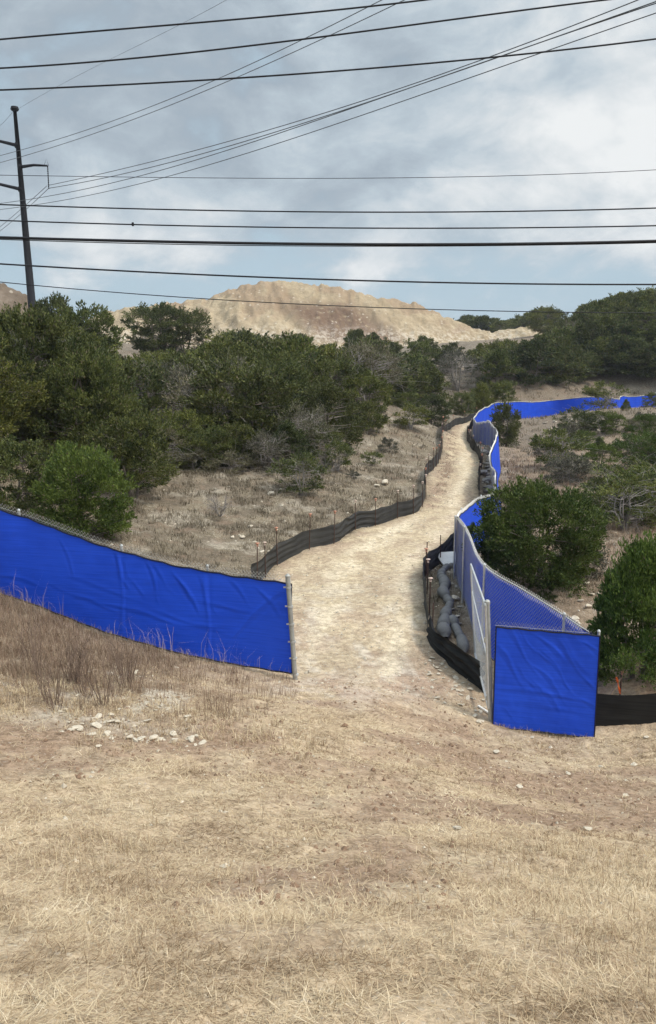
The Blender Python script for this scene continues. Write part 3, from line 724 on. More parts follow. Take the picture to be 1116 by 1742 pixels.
# --- taped stakes behind that fence
a = P(1054, 1190, 16.5)[:2]; za = Hf(*a)
e = empty('marker_stake', (a[0], a[1], za)); tag(e, 'rusty bar and leaning lath tied with orange tape before the right cedar', 'marker stake')
m_ = MB(); m_.tube([(0, 0, -.1), (.01, 0, .62)], [.018, .016], 8); m_.obj('bar', M_rust, e); c = bpy.data.objects.new('cap', CAPO); link(c, e); c.location = (.01, 0, .63)
m_ = MB(); m_.box((0, 0, 0), (.008, .022, .34), Matrix.Rotation(math.radians(28), 3, 'Y')); o = m_.obj('lath', M_wood, e); o.location = (-.15, 0, .22)
V = []
for k in range(9):
    z = .54 - .045 * k; wd = .035 + .015 * math.sin(k * 1.3); V += [(-.10 + .012 * k - wd * .5, -.03 + .015 * math.sin(k), z), (-.10 + .012 * k + wd * .5, -.03 + .02 * math.cos(k * 1.7), z - .01)]
m_ = MB(); m_.add(V, np.array([[2*k, 2*k+1, 2*k+3, 2*k+2] for k in range(8)])); m_.obj('tape', M_tape, e)

# ---------------------------------------------------------------- sock tubes, board, stick
def sock(pxs, r, label, seed):
    pts = [np.append(gpt(*q), 0) for q in pxs]; p, s = crom([q[:2] for q in pts], .05)
    rad = r * (1 + .42 * (fbm(s * 2.2, s * 0, 2, seed) - .5) * 2 - .30 * np.exp(-((s % .62 - .31) / .06) ** 2)); rad[0] *= .45; rad[-1] *= .45; rad[1] *= .8; rad[-2] *= .8
    z = H(p[:, 0], p[:, 1]); P3 = np.stack([p[:, 0], p[:, 1], z + rad * .75], 1)
    m_ = MB(); m_.tube(P3, rad, 16); o = m_.obj('rock_sock', M_sock, smooth=True, origin=tuple(P3[0])); tag(o, label, 'rock sock', 'grey rock-filled socks on the right verge'); return o
sock([(771,965),(755,972),(749,985),(757,1000),(752,1012),(760,1022),(766,1030)], .145, 'pale grey mesh sock lumped below the bleached board', 3)
sock([(766,1030),(760,1042),(757,1058),(754,1078),(757,1090)], .145, 'grey mesh sock in the middle of the verge beside pale boulders', 5)
sock([(768,1060),(776,1075),(784,1092),(790,1112)], .145, 'grey mesh sock nearest the gate behind the slumped sheet', 8)
bp = gpt(762, 962); m_ = MB()
R = Matrix.Rotation(.25, 3, 'Z') @ Matrix.Rotation(.30, 3, 'X'); m_.box((0, 0, 0), (.36, .40, .018), R)
o = m_.obj('board', M_board); o.location = (bp[0] + .05, bp[1] + .1, Hf(*bp) + .32); tag(o, 'bleached flat board lying tilted above the grey socks', 'board')
m_ = MB(); m_.box((0, 0, .28), (.3, .3, .14)); 
sp_ = gpt(828, 1212); m_ = MB(); m_.box((0, 0, 0), (.022, .22, .012), Matrix.Rotation(.6, 3, 'Z') @ Matrix.Rotation(.15, 3, 'X')); o = m_.obj('broken_lath', M_board)
o.location = (sp_[0] - .02, sp_[1], Hf(*sp_) + .05); tag(o, 'pale broken lath lying at the foot of the gate post', 'lath')

# ---------------------------------------------------------------- rocks
def rock_mesh(seed, mat):
    r_ = np.random.default_rng(seed)
    import bmesh
    bm = bmesh.new(); bmesh.ops.create_icosphere(bm, subdivisions=3, radius=1.0)
    N = r_.normal(size=(13, 3)); N /= np.linalg.norm(N, axis=1)[:, None]; D = r_.uniform(.42, .82, 13)
    off = r_.uniform(0, 50)
    for v in bm.verts:
        p = np.array(v.co)
        for n_, d_ in zip(N, D):
            k = p @ n_
            if k > d_: p = p - n_ * (k - d_) * .9
        p *= 1 + .12 * (float(vnoise(p[0] * 3 + off, p[1] * 3 + p[2] * 2, seed)) - .5)
        v.co = p * [1.0, .78, .50]
    me = bpy.data.meshes.new('rock'); bm.to_mesh(me); bm.free(); me.materials.append(mat); return me
ROCKW = [rock_mesh(k, M_rock) for k in range(6)]; ROCKG = [rock_mesh(20 + k, M_rock2) for k in range(5)]
ROCKT = [rock_mesh(40 + k, simple('tan_stone_%d' % k, (.36, .315, .25), .9, var=.25, scale=5, bd=.02)) for k in range(3)]
def rock(x, y, s, label, group, lib=ROCKW, sink=.15, cat='rock'):
    o = bpy.data.objects.new('rock', lib[random.randrange(len(lib))]); link(o); o.location = (x, y, Hf(x, y) + s * (.55 - sink) * .7)
    o.scale = (s * random.uniform(.8, 1.25), s * random.uniform(.8, 1.2), s * random.uniform(.6, 1.1)); o.rotation_euler = (random.uniform(-.3, .3), random.uniform(-.3, .3), random.uniform(0, 6.3))
    return tag(o, label, cat, group)
for k in range(64):                                     # pale rocks in the grass, left
    t = random.random(); px = 100 + 245 * t + random.gauss(0, 8); py = 1228 + 28 * t + random.gauss(0, 14)
    p = gpt(px, py); rock(p[0], p[1], min(.085, .018 + random.expovariate(38)), 'pale limestone rock in the row of rocks on the left bank', 'pale rocks on the left bank')
for (px, py, s) in [(262,1256,.11),(326,1259,.10),(182,1248,.085),(222,1254,.08),(132,1240,.085),(345,1263,.07),(296,1257,.06),(156,1247,.08)]:
    p = gpt(px, py); rock(p[0], p[1], s, 'large rounded pale rock in the row of rocks on the left bank', 'larger pale rocks on the left bank')
for k in range(26):
    p = gpt(random.uniform(110, 330), random.uniform(1135, 1225)); rock(p[0], p[1], random.uniform(.03, .08), 'small pale rock among the brown weeds below the left blue fence', 'pale rocks among the weeds')
for (px, py, s) in [(845,1282,.085),(862,1296,.04),(884,1336,.07),(966,1317,.06),(1078,1303,.07),(1022,1307,.05),(1064,1355,.05),(1000,1412,.06),(778,1413,.05),(743,1187,.08),(736,1157,.05),(724,1130,.05),(757,1195,.05),(905,1258,.05),(935,1255,.04),(790,1215,.05),(1100,1256,.07)]:
    p = gpt(px, py); rock(p[0], p[1], s, 'lone pale rock on the trodden ground in front of the right panel', 'scattered pale rocks on the near ground')
for k in range(40):
    px = random.uniform(725, 825); py = 1095 + (px - 725) * .95 + random.uniform(0, 55)
    p = gpt(px, py); rock(p[0], p[1], random.uniform(.03, .085), 'small stone in the rubble below the slumped silt sheet', 'stones below the slumped sheet')
for (px, py, s) in [(776,1018,.20),(777,1000,.12),(770,1036,.10),(776,1050,.13),(768,1045,.09),(781,1062,.10),(783,1030,.12),(776,985,.12),(774,972,.11)]:
    p = gpt(px, py); rock(p[0], p[1], s, 'boulder in the heap between the grey socks and the fence', 'boulders by the socks', ROCKW if s > .12 else ROCKG)
for k in range(34):
    t = random.random(); py = 765 + 75 * t; px = np.interp(py, [765, 790, 815, 840], [822, 830, 828, 832]) + random.gauss(0, 4)
    p = gpt(px, py); rock(p[0], p[1], random.uniform(.14, .36), 'grey block in the rubble heap between far silt fence and blue fence', 'rubble blocks by the far fence', ROCKG)
for k in range(20):
    p = gpt(random.uniform(370, 560), random.uniform(845, 940)); rock(p[0], p[1], random.uniform(.04, .15), 'pale rock on the grassy slope left of the silt fence', 'pale rocks on the left slope')
for (px, py, s) in [(655,822,.32),(640,824,.2),(462,843,.22),(478,836,.18)]:
    p = gpt(px, py); rock(p[0], p[1], s, 'larger pale rock under the shrubs left of the road', 'larger pale rocks on the left slope')
for k in range(30):
    p = gpt(random.uniform(925, 1050), random.uniform(702, 735)); rock(p[0], p[1], random.uniform(.12, .42), 'flat limestone slab on the slope below the far blue fence', 'limestone slabs by the far fence', ROCKT, .42)
for k in range(26):
    p = gpt(random.uniform(975, 1030), random.uniform(955, 1080)); rock(p[0], p[1], random.uniform(.05, .16), 'pale rock between the right cedars', 'pale rocks between the cedars')

# ---------------------------------------------------------------- pole and wires
pbx, ptx = P(56, 560, 90), P(25, 186, 90)
zb = Hf(pbx[0], pbx[1]); pbx = np.array([P(53, 505, 90)[0] + (P(53, 505, 90)[0] - ptx[0]) * .28, 90.0, zb - .5])
pole = empty('transmission_pole', tuple(pbx)); tag(pole, 'tall dark steel transmission pole with side arms rising behind the left trees', 'utility pole')
m_ = MB(); m_.tube([pbx, pbx * .5 + ptx * .5, ptx], [.44, .32, .17], 14); m_.obj('shaft', M_pole, pole, smooth=True)
m_ = MB(); m_.tube([ptx - [0,0,.15], ptx, ptx + [0,0,.25], ptx + [0,0,.3]], [.3, .42, .34, .1], 14); m_.obj('cap', M_pole, pole)
def on_pole(py): 
    t = np.linspace(0, 1, 400)[:, None]; q = pbx + (ptx - pbx) * t; _, yy = proj(q[:, 0], q[:, 1], q[:, 2]); return q[np.argmin(np.abs(yy - py))]
tips = []
for (py, tx, ty) in ((247, -52, 232), (284, 81, 282), (322, -58, 304)):
    a = on_pole(py); b = P(tx, ty, 90); m_ = MB(); mid = a * .5 + b * .5 + [0, 0, .12]
    m_.tube([a, a + (b - a) * .06, mid, b], [.24, .17, .13, .09], 8); m_.tube([a - (b-a)*.01, a + (b - a) * .05], [.32, .30], 10); ar = m_.obj('arm', M_pole, pole)
    m_ = MB(); dn = b + [0, 0, -2.2]; zz = np.linspace(0, 1, 22)[:, None]; m_.tube(b + (dn - b) * zz, np.where(np.arange(22) % 2, .075, .035), 8); m_.obj('insulator', M_pole, ar); tips.append(dn)
    if tx > 0:
        m_ = MB(); m_.tube([b + [-.35, 0, 0], b + [-.1, 0, .7], b + [.1, 0, .0]], .025, 5); m_.obj('bracket', M_pole, ar)
unoff(pole)
for ar in pole.children:                                # nested parts already share the arm's space
    pass

def wire(pts, r, label, mat=None, group='overhead wires', name='power_line', cat='power line', ext=(14, 14)):
    q = np.array([P(*a) if len(a) == 3 else np.array(a[0]) for a in pts]); n = len(q)
    t = np.concatenate([[0], np.cumsum(np.linalg.norm(np.diff(q, axis=0), axis=1))]); t /= t[-1]
    deg = min(n - 1, 3 if n > 3 else 2); tt = np.linspace(-.25 if ext[0] else 0, 1.25 if ext[1] else 1, 70)
    c = np.stack([np.polyval(np.polyfit(t, q[:, k], deg), tt) for k in range(3)], 1)
    m_ = MB(); m_.tube(c, r, 6); o = m_.obj(name, mat or M_wire, smooth=True, origin=tuple(c[0])); tag(o, label, cat, group); return o
Z = 15.5
wire([(0,67,Z),(230,47.5,Z),(556,18.5,Z),(722,0,Z)], .0145, 'topmost thick black wire crossing the upper left sky')
wire([(0,116,Z),(280,94,Z),(560,61,Z),(1028,0,Z)], .0145, 'second thick black wire from the top, leaving the photo at the upper right')
wire([(0,153,Z),(280,141,Z),(556,121,Z),(850,97,Z),(1116,66,Z)], .0145, 'third thick black wire from the top, sloping up to the right edge')
wire([(0,298,24),(280,301.5,24),(556,304,24),(850,299,24),(1116,289,24)], .008, 'thin lone wire crossing the pale sky at the height of the pole arm')
wire([(0,348,Z),(280,356,Z),(556,361,Z),(850,359.5,Z),(1116,354,Z)], .0125, 'upper of the close pair of level black wires')
wire([(0,375,Z),(280,383,Z),(556,388,Z),(850,387.5,Z),(1116,384,Z)], .0125, 'lower of the close pair of level black wires')
wire([(0,404,Z),(280,411,Z),(556,415.5,Z),(850,415,Z),(1116,410,Z)], .026, 'thickest black cable bundle crossing level below the pair')
wire([(0,407.5,Z),(150,411.5,Z),(400,417.5,Z),(556,419,Z),(850,417.5,Z),(1116,413,Z)], .008, 'thin strand hugging the underside of the thickest cable')
wire([(0,449,Z),(280,464,Z),(556,476,Z),(850,482,Z),(1116,484,Z)], .0155, 'black wire passing just above the crest of the pale mound')
wire([(-60,473,Z),(20,482.5,Z),(280,503,Z),(556,520,Z),(850,529,Z),(1116,532.5,Z)], .0085, 'lowest thin wire crossing in front of the pale mound')
sx_ = P(226, 381.5, Z); m_ = MB(); m_.tube([sx_ + [0,0,-.03], sx_ + [0,0,.03]], [.02, .02], 8); m_.box(sx_, (.022, .01, .012)); o = m_.obj('splice_clamp', M_wire, origin=tuple(sx_)); tag(o, 'small clamp on the lower wire of the level pair', 'clamp')
tp = tuple(tips[1])
g = 'transmission conductors'
wire([(82,315,90),(300,267,76),(556,184,63),(880,90,52),(1070,0,46)], .028, 'uppermost conductor fanning up right from the hanging insulator', M_cond, g, 'conductor', 'conductor', (0, 1))
wire([(83,320,90),(300,275,76),(556,193,63),(860,98,52),(1105,4,46)], .03, 'second conductor fanning up right from the hanging insulator', M_cond, g, 'conductor', 'conductor', (0, 1))
wire([(-50,352,92),(120,325,84),(300,285,74),(556,196,62),(850,98,52),(1116,5,46)], .028, 'third conductor of the fan starting left of the pole', M_cond, g, 'conductor', 'conductor', (0, 1))
wire([(-50,362,92),(110,338,84),(300,300,74),(556,213,62),(850,116,52),(1116,22,46)], .026, 'lowest conductor of the fan starting left of the pole', M_cond, g, 'conductor', 'conductor', (0, 1))
wire([(-50,277,92),(100,236,82),(280,173,70),(480,83,58),(650,0,50)], .024, 'upper conductor of the high pair crossing above the pole arm', M_cond, g, 'conductor', 'conductor', (0, 1))
wire([(-50,290,92),(100,246,82),(280,185,70),(500,86,58),(690,0,50)], .024, 'lower conductor of the high pair crossing above the pole arm', M_cond, g, 'conductor', 'conductor', (0, 1))
wire([(28,187,90),(130,130,80),(250,70,68),(385,0,56)], .011, 'faint ground wire rising right from the pole top', M_cond, g, 'conductor', 'conductor', (0, 1))
wire([(22,190,90),(10,204,96),(-40,250,110)], .016, 'faint ground wire falling left from the pole top', M_cond, g, 'conductor', 'conductor', (0, 1))
wire([(80,316,90),(40,352,98),(0,386,108),(-40,416,120)], .028, 'upper of the two conductors falling left behind the pole', M_cond, g, 'conductor', 'conductor', (0, 1))
wire([(82,321,90),(40,360,98),(0,393,108),(-40,424,120)], .028, 'lower of the two conductors falling left behind the pole', M_cond, g, 'conductor', 'conductor', (0, 1))

# ---------------------------------------------------------------- trees
def leaves_mb(C, D, Ln, Wd, rnd, mb, r_):
    """C base points, D directions, Ln lengths: narrow diamond sprays"""
    n = len(C); sd_ = np.cross(D, r_.normal(size=(n, 3))); sd_ /= np.linalg.norm(sd_, axis=1)[:, None] + 1e-9
    a = C; b = C + D * (Ln * .5)[:, None] + sd_ * (Wd * .5)[:, None]; c = C + D * Ln[:, None]; d = C + D * (Ln * .45)[:, None] - sd_ * (Wd * .5)[:, None]
    V = np.stack([a, b, c, d], 1).reshape(-1, 3); Q = np.arange(n * 4).reshape(-1, 4); mb.add(V, Q, np.repeat(rnd, 4))

def make_tree(seed, Ht=4.5, Rw=2.2, nclump=90, per=160, ll=.16, lw=.05, zlow=.12, shape='dome', stems=3, mat=None, clr=.11, gap=.0, bark=None, up=.35, twig=0):
    r_ = np.random.default_rng(seed)
    lob = r_.uniform(0, 2 * math.pi, 5); la = r_.uniform(.08, .26, 5)
    def prof(t, th):
        if shape == 'dome': p = np.where(t > .42, np.sqrt(np.maximum(0, 1 - ((t - .42) / .60) ** 2)), .72 + .28 * (t / .42))
        elif shape == 'cone': p = np.where(t > .22, np.maximum(.04, 1 - (t - .22) / .80) ** .72, .80 + .20 * (t / .22))
        else: p = np.where(t > .6, np.sqrt(np.maximum(0, 1 - ((t - .6) / .42) ** 2)), .55 + .45 * (t / .6))
        m = 1 + sum(la[k] * np.sin((k + 1) * th + lob[k] + 3 * t * (k % 2)) for k in range(5)) * .6
        return p * m
    t = r_.beta(1.25, 1.05, nclump); th = r_.uniform(0, 2 * math.pi, nclump)
    rho = np.where(r_.random(nclump) < .8, r_.uniform(.78, 1.0, nclump), r_.uniform(.2, .75, nclump))
    rad = Rw * prof(t, th) * rho; z = Ht * (zlow + (1 - zlow) * t) 
    C = np.stack([rad * np.cos(th), rad * np.sin(th), z], 1); C[:, :2] += r_.normal(size=(nclump, 2)) * .05 * Rw
    C[:, 2] += r_.normal(size=nclump) * .03 * Ht
    rc = clr * Ht * r_.uniform(.6, 1.35, nclump)
    keep = r_.random(nclump) > gap; Ck, rk = C[keep], rc[keep]
    mb = MB(); nn = len(Ck)
    idx = np.repeat(np.arange(nn), per); N = len(idx)
    d = r_.normal(size=(N, 3)); d[:, 2] = np.abs(d[:, 2]) * .9 - .12; d /= np.linalg.norm(d, axis=1)[:, None]
    rr2 = r_.random(N) ** .3
    ctr = np.array([0, 0, Ht * .4]); outw = Ck[idx] - ctr; outw /= np.linalg.norm(outw, axis=1)[:, None] + 1e-9
    # spiky sub-sprigs: a few directions per clump draw the leaves into fingers
    fing = r_.normal(size=(nn, 7, 3)); fing[:, :, 2] = np.abs(fing[:, :, 2]) + .2; fing[:, :, 2] *= (2.2 if shape == 'cone' else 1.0); fing = fing + .9 * (outw.reshape(nn, per, 3)[:, :1] if per else 0); fing /= np.linalg.norm(fing, axis=2)[:, :, None]
    pick = fing[idx, r_.integers(0, 7, N)]
    useF = r_.random(N) < .6
    s = r_.random(N) ** .7
    pos = np.where(useF[:, None], Ck[idx] + pick * (s * rk[idx] * 1.35)[:, None] + r_.normal(size=(N, 3)) * (.17 * rk[idx] * (1.15 - s))[:, None],
                   Ck[idx] + d * (rr2 * rk[idx])[:, None] * np.array([1.1, 1.1, .75]))
    D = .55 * outw + .75 * r_.normal(size=(N, 3)) * .8 + np.where(useF[:, None], pick * .9, d * .5) + np.array([0, 0, up]); D /= np.linalg.norm(D, axis=1)[:, None]
    Ln = ll * r_.uniform(.55, 1.3, N); Wd = lw * r_.uniform(.7, 1.3, N)
    pos[:, 2] = np.maximum(pos[:, 2], .03)
    cr = r_.random(nn); rnd = np.clip(.6 * r_.random(N) + .4 * cr[idx], 0, 1)
    leaves_mb(pos, D, Ln, Wd, rnd, mb, r_)
    crown = mb.mesh('crown', mat or M_leaf)
    tb = MB()
    roots = []
    for k in range(stems):
        a = r_.uniform(0, 2 * math.pi); q0 = np.array([.08 * Ht * .4 * math.cos(a), .08 * Ht * .4 * math.sin(a), -.15]); a2 = a + r_.normal() * .4; sp = r_.uniform(.15, .4)
        q1 = np.array([Rw * sp * .5 * math.cos(a2), Rw * sp * .5 * math.sin(a2), Ht * .22]); q2 = np.array([Rw * sp * math.cos(a2), Rw * sp * math.sin(a2), Ht * .48]); q3 = q2 * [.9, .9, 1] + [0, 0, Ht * .3]
        p, _ = crom(np.array([q0, q1, q2, q3]), Ht * .05); p += np.cumsum(r_.normal(size=p.shape) * .012 * Ht * .5, axis=0) * .5
        rad_ = np.linspace(.028, .008, len(p)) * Ht * .8; tb.tube(p, rad_, 7); roots.append(p)
    allp = np.concatenate(roots)
    for c in C[:min(nclump, 70)]:
        cand = allp[allp[:, 2] < c[2] - .02 * Ht]
        if len(cand) == 0: cand = allp[:3]
        b = cand[np.argmin(np.linalg.norm((cand - c) * [1, 1, .6], axis=1))]
        mid = (b + c) / 2 + r_.normal(size=3) * .03 * Ht; p, _ = crom(np.array([b, mid, c]), Ht * .07); tb.tube(p, np.linspace(.0075, .0025, len(p)) * Ht, 4, cap=False)
        for k in range(twig):
            e_ = c + r_.normal(size=3) * rc.mean() * 1.5; e_[2] = max(e_[2], .1); m2 = (c + e_) / 2 + r_.normal(size=3) * .05; tb.tube(crom(np.array([c * .7 + b * .3, m2, e_]), .2)[0], .004 + .0006 * Ht, 3, cap=False)
    trunk = tb.mesh('trunk', bark or M_bark, True)
    return crown, trunk, Ht

def bare_mesh(seed, Ht=1.6, n=9, depth=4):
    r_ = np.random.default_rng(seed); tb = MB()
    def grow(p, d, l, r, k):
        q = p + d * l; m = (p + q) / 2 + r_.normal(size=3) * l * .10; tb.tube([p, m, q], [r, r * .8, r * .6], 4 if k > 1 else 3, cap=False)
        if k == 0: return
        for _ in range(3 if k > 1 else 4):
            nd_ = d + r_.normal(size=3) * .55 + [0, 0, .1]; nd_ /= np.linalg.norm(nd_); grow(q - d * l * r_.uniform(0, .4), nd_, l * r_.uniform(.55, .85), r * .55, k - 1)
    for k in range(n):
        a = r_.uniform(0, 6.28); d = np.array([math.cos(a) * .6, math.sin(a) * .6, r_.uniform(.5, 1.1)]); d /= np.linalg.norm(d); grow(np.array([0, 0, -.05]), d, Ht * .36, .014 * Ht, depth - 1)
    return tb.mesh('branches', M_twig)

def weed_mesh(seed):
    r_ = np.random.default_rng(seed); tb = MB()
    for k in range(9):
        a = r_.uniform(0, 6.28); b = np.array([.18 * math.cos(a), .18 * math.sin(a), 0]) * r_.random(); d = np.array([math.cos(a) * .25, math.sin(a) * .25, 1]) + r_.normal(size=3) * .1; l = r_.uniform(.6, 1.1)
        p = np.array([b, b + d * l * .5 + r_.normal(size=3) * .02, b + d * l]); tb.tube(p, [.010, .007, .004], 4, cap=False)
        for j in range(4):
            t = r_.uniform(.4, .95); q = b + d * l * t; e = q + (d * .4 + r_.normal(size=3) * .45) * .22; tb.tube([q, (q + e) / 2 + [0, 0, -.01], e], .004, 3, cap=False)
    return tb.mesh('stems', M_weed)
M_weed = simple('dead_weed_stem', (.17, .12, .09), .9, var=.3)
WEED = [weed_mesh(k) for k in range(3)]
lib = {}
lib['near'] = [make_tree(1, 3.0, 1.85, 230, 330, .10, .036, .03, 'dome', 4, M_leafr, .11, .0, twig=1)]
lib['edge'] = [make_tree(2, 3.0, 1.30, 240, 360, .085, .028, .0, 'cone', 2, M_leaf2, .095, .0, up=1.5)]
lib['round'] = [make_tree(3, 3.0, 1.45, 170, 280, .11, .038, .0, 'dome', 3, M_leafr, .12, .0, up=.6)]
lib['big'] = [make_tree(10 + k, 7.0, 3.3, 150, 420, .18, .070, .03, 'dome', 4, M_leaf, .10, .03) for k in range(3)]
lib['mid'] = [make_tree(20 + k, 4.5, (2.3, 2.0, 2.6, 2.2, 1.8)[k], 90, 260, .17, .068, .04, ('dome', 'cone', 'dome', 'top', 'dome')[k], 3, M_leaf, .12, .05) for k in range(5)]
lib['grey'] = [make_tree(30 + k, 4.0, 2.2, 70, 110, .16, .05, .10, 'top', 5, M_leaf3, .12, .25, M_twig, twig=5) for k in range(3)]
lib['far'] = [make_tree(40 + k, 4.5, (2.6, 2.2, 2.9, 2.0)[k], 64, 170, .26, .12, .03, ('dome', 'dome', 'top', 'cone')[k], 2, M_leaf, .135, .05) for k in range(4)]
lib['small'] = [make_tree(50 + k, 1.8, 1.0, 46, 150, .11, .038, .14, 'top', 4, M_leaf, .15, .12, M_twig, twig=3) for k in range(3)]
lib['shrub'] = [make_tree(60 + k, 1.2, .9, 36, 150, .10, .036, .02, 'dome', 4, M_leaf3, .19, .08, M_twig, twig=3) for k in range(3)]
BARE = [bare_mesh(70 + k) for k in range(3)]
def put(kind, x, y, h, label, cat='tree', group=None, name=None, rz=None, var=None, wide=1.0, lean=0.0, dz=0.0):
    v = lib[kind]; crown, trunk, Ht = v[random.randrange(len(v)) if var is None else var % len(v)]
    e = empty(name or 'juniper_tree', (x, y, Hf(x, y) - .05 + dz), random.uniform(0, 6.28) if rz is None else rz); s = h / Ht; e.scale = (s * wide, s * wide, s); e.rotation_euler[0] = lean
    c = bpy.data.objects.new('crown', crown); link(c, e); t = bpy.data.objects.new('trunk', trunk); link(t, e)
    tag(e, label, cat, group); return e
def putpx(kind, px, ytop, Y, label, **k):
    """tree at distance Y whose top stands at photo row ytop"""
    x = P(px, ytop, Y); g_ = Hf(x[0], Y); return put(kind, x[0], Y, (x[2] - g_) * .93, label, **k)
def bare(px, py, s, label, group=None):
    p = gpt(px, py); o = bpy.data.objects.new('bare_shrub', BARE[random.randrange(3)]); link(o); o.location = (p[0], p[1], Hf(*p)); o.scale = (s, s, s); o.rotation_euler = (0, 0, random.uniform(0, 6)); return tag(o, label, 'shrub', group)

# right-hand cedars
putpx('near', 918, 826, 22.6, 'broad rounded juniper against the right blue fence', name='cedar_tree', rz=.4, wide=1.0)
putpx('edge', 1100, 925, 17.3, 'bright green pointed cedar cut by the right edge behind the black silt fence', name='cedar_tree', rz=1.0, wide=1.0)
# big left trees
putpx('big', 38, 530, 37, 'tallest wide dark juniper at the left edge of the photo', var=0, rz=.3, wide=.9)
putpx('big', 148, 600, 36, 'wide olive juniper just right of the tallest left tree', var=1, rz=2.0, wide=.82)
putpx('round', 138, 762, 26.5, 'low round bright green juniper just above the left blue fence', rz=.5, name='juniper_bush', wide=.95)
putpx('mid', 20, 750, 28, 'dark juniper bush in the shade at the left edge above the blue fence', var=0, name='juniper_bush', wide=1.1)
putpx('big', -70, 560, 33, 'dark juniper mostly outside the left edge', var=2)
putpx('mid', 222, 705, 34, 'olive juniper lobe low on the right side of the left cluster', var=2)
putpx('mid', 84, 508, 64, 'dark juniper at the foot of the steel pole', var=4, wide=.8)
putpx('mid', 140, 524, 62, 'greyish juniper right of the steel pole against the sky', var=0)
putpx('grey', 280, 618, 50, 'grey branching juniper right of the left cluster', var=0)
putpx('grey', 345, 640, 47, 'grey-stemmed open juniper left of the rounded green one', var=1)
putpx('mid', 440, 650, 46, 'rounded mid green juniper standing at the front of the belt', var=0, wide=1.05)
putpx('mid', 385, 600, 56, 'tall green juniper behind the front rounded one', var=4)
putpx('grey', 512, 690, 45, 'pale grey juniper at the right end of the front row', var=2)
putpx('mid', 560, 655, 52, 'olive juniper above the open grassy slope', var=2)
putpx('mid', 622, 640, 60, 'dark juniper left of the far bend of the road', var=3)
putpx('mid', 315, 700, 43, 'dark underlit juniper at the foot of the left belt', var=3)
putpx('mid', 262, 520, 105, 'dark juniper rising before the pale mound with bare limbs beside it', var=3, wide=1.35)
putpx('mid', 312, 528, 107, 'second dark juniper rising before the pale mound', var=0, wide=1.2)
putpx('small', 512, 775, 38.0, 'small open juniper with pale forked trunk on the grassy slope', name='small_juniper', var=0, wide=1.25)
putpx('small', 700, 690, 63, 'bushy small juniper left of the far road', name='small_juniper', var=1, wide=1.3)
putpx('shrub', 661, 746, 54, 'round green shrub on the slope left of the road', cat='shrub', name='shrub', var=0)
putpx('small', 632, 768, 47, 'wiry open shrub with dark twisted limbs beside pale rocks', cat='shrub', name='shrub', var=2, wide=1.3)
putpx('shrub', 600, 800, 43, 'low feathery shrub beside the wiry open one', cat='shrub', name='shrub', var=1)
putpx('small', 574, 752, 44, 'thin juniper at the edge of the dark belt above the slope', var=1, name='small_juniper')
for i, (px, yt, Y, kd) in enumerate([(215,735,37,'mid'),(262,728,41,'grey'),(300,722,42,'mid'),(352,728,42,'mid'),(408,722,42.5,'mid'),(452,735,42,'grey'),(488,722,43,'mid'),(530,728,45,'small'),(240,760,38,'shrub'),(330,765,41,'shrub'),(395,770,41,'shrub'),(590,700,57,'mid'),(650,690,66,'mid'),(690,668,74,'mid'),(735,672,80,'mid'),(790,668,92,'mid'),(820,655,98,'mid'),(850,650,100,'mid')]):
    putpx(kd, px, yt, Y, 'low ' + {'mid': 'bushy dark juniper', 'grey': 'grey twiggy juniper', 'small': 'thin small juniper', 'shrub': 'grey-green shrub'}[kd] + ' along the front edge of the belt', group=kd + ' growth along the front of the belt', name='juniper_bush', cat='bush', wide=1.3, var=i)
# right slope
putpx('mid', 862, 688, 70, 'dense dark juniper bush tucked inside the bend of the far blue fence', var=4, wide=.8, name='juniper_bush')
putpx('small', 1028, 652, 88, 'small juniper standing in front of the far blue fence', name='small_juniper', var=0, wide=1.4)
for i, (px, yt, Y, kd, lab) in enumerate([(1010,700,78,'small','flat-topped small tree below the far blue fence'),(1065,680,80,'mid','olive tree below the far blue fence near the right edge'),(1110,668,84,'mid','tree partly covering the far blue fence at the right edge'),
      (955,728,64,'shrub','round bush above the reddish grass'),(985,735,60,'small','dark upright bush in the middle of the right slope'),(930,745,58,'shrub','pale green bush nearest the winding fence'),(1020,745,56,'mid','grey-green juniper halfway down the right slope'),
      (1065,742,54,'mid','wide juniper right of the grey-green one'),(1110,735,52,'mid','juniper at the right edge halfway down the slope'),(985,775,50,'small','small umbrella shaped juniper on reddish grass'),(1040,800,46,'shrub','low olive shrub over the dry grass'),
      (1085,805,44,'grey','grey twiggy juniper near the right edge'),(1115,820,36,'mid','dark juniper cut by the right edge above the bright cedar'),(1020,822,42,'shrub','low shrub behind the broad rounded juniper'),(1000,930,24,'shrub','small shrub at the skirts of the broad rounded juniper')]):
    putpx(kd, px, yt, Y, lab, name='small_juniper' if kd in ('small', 'shrub') else 'juniper_tree', cat='shrub' if kd == 'shrub' else 'tree', var=i)
for (px, py, s, lab) in [(375,880,.8,'bare grey twigs low on the grassy slope'),(250,790,1.4,'bare grey thicket below the left belt'),(300,795,1.3,'bare grey thicket left of the front rounded juniper'),(345,700,1.6,'tall bare grey limbs between the left junipers'),
     (560,800,1.1,'bare grey shrub beside the small open juniper'),(860,640,2.8,'brownish bare crown in the far belt'),(300,560,3.0,'dead bare limbs rising by the mound'),(250,600,2.6,'bare grey limbs behind the left belt'),(495,600,3.0,'leafless pale tree before the mound')]:
    bare(px, py, s, lab)

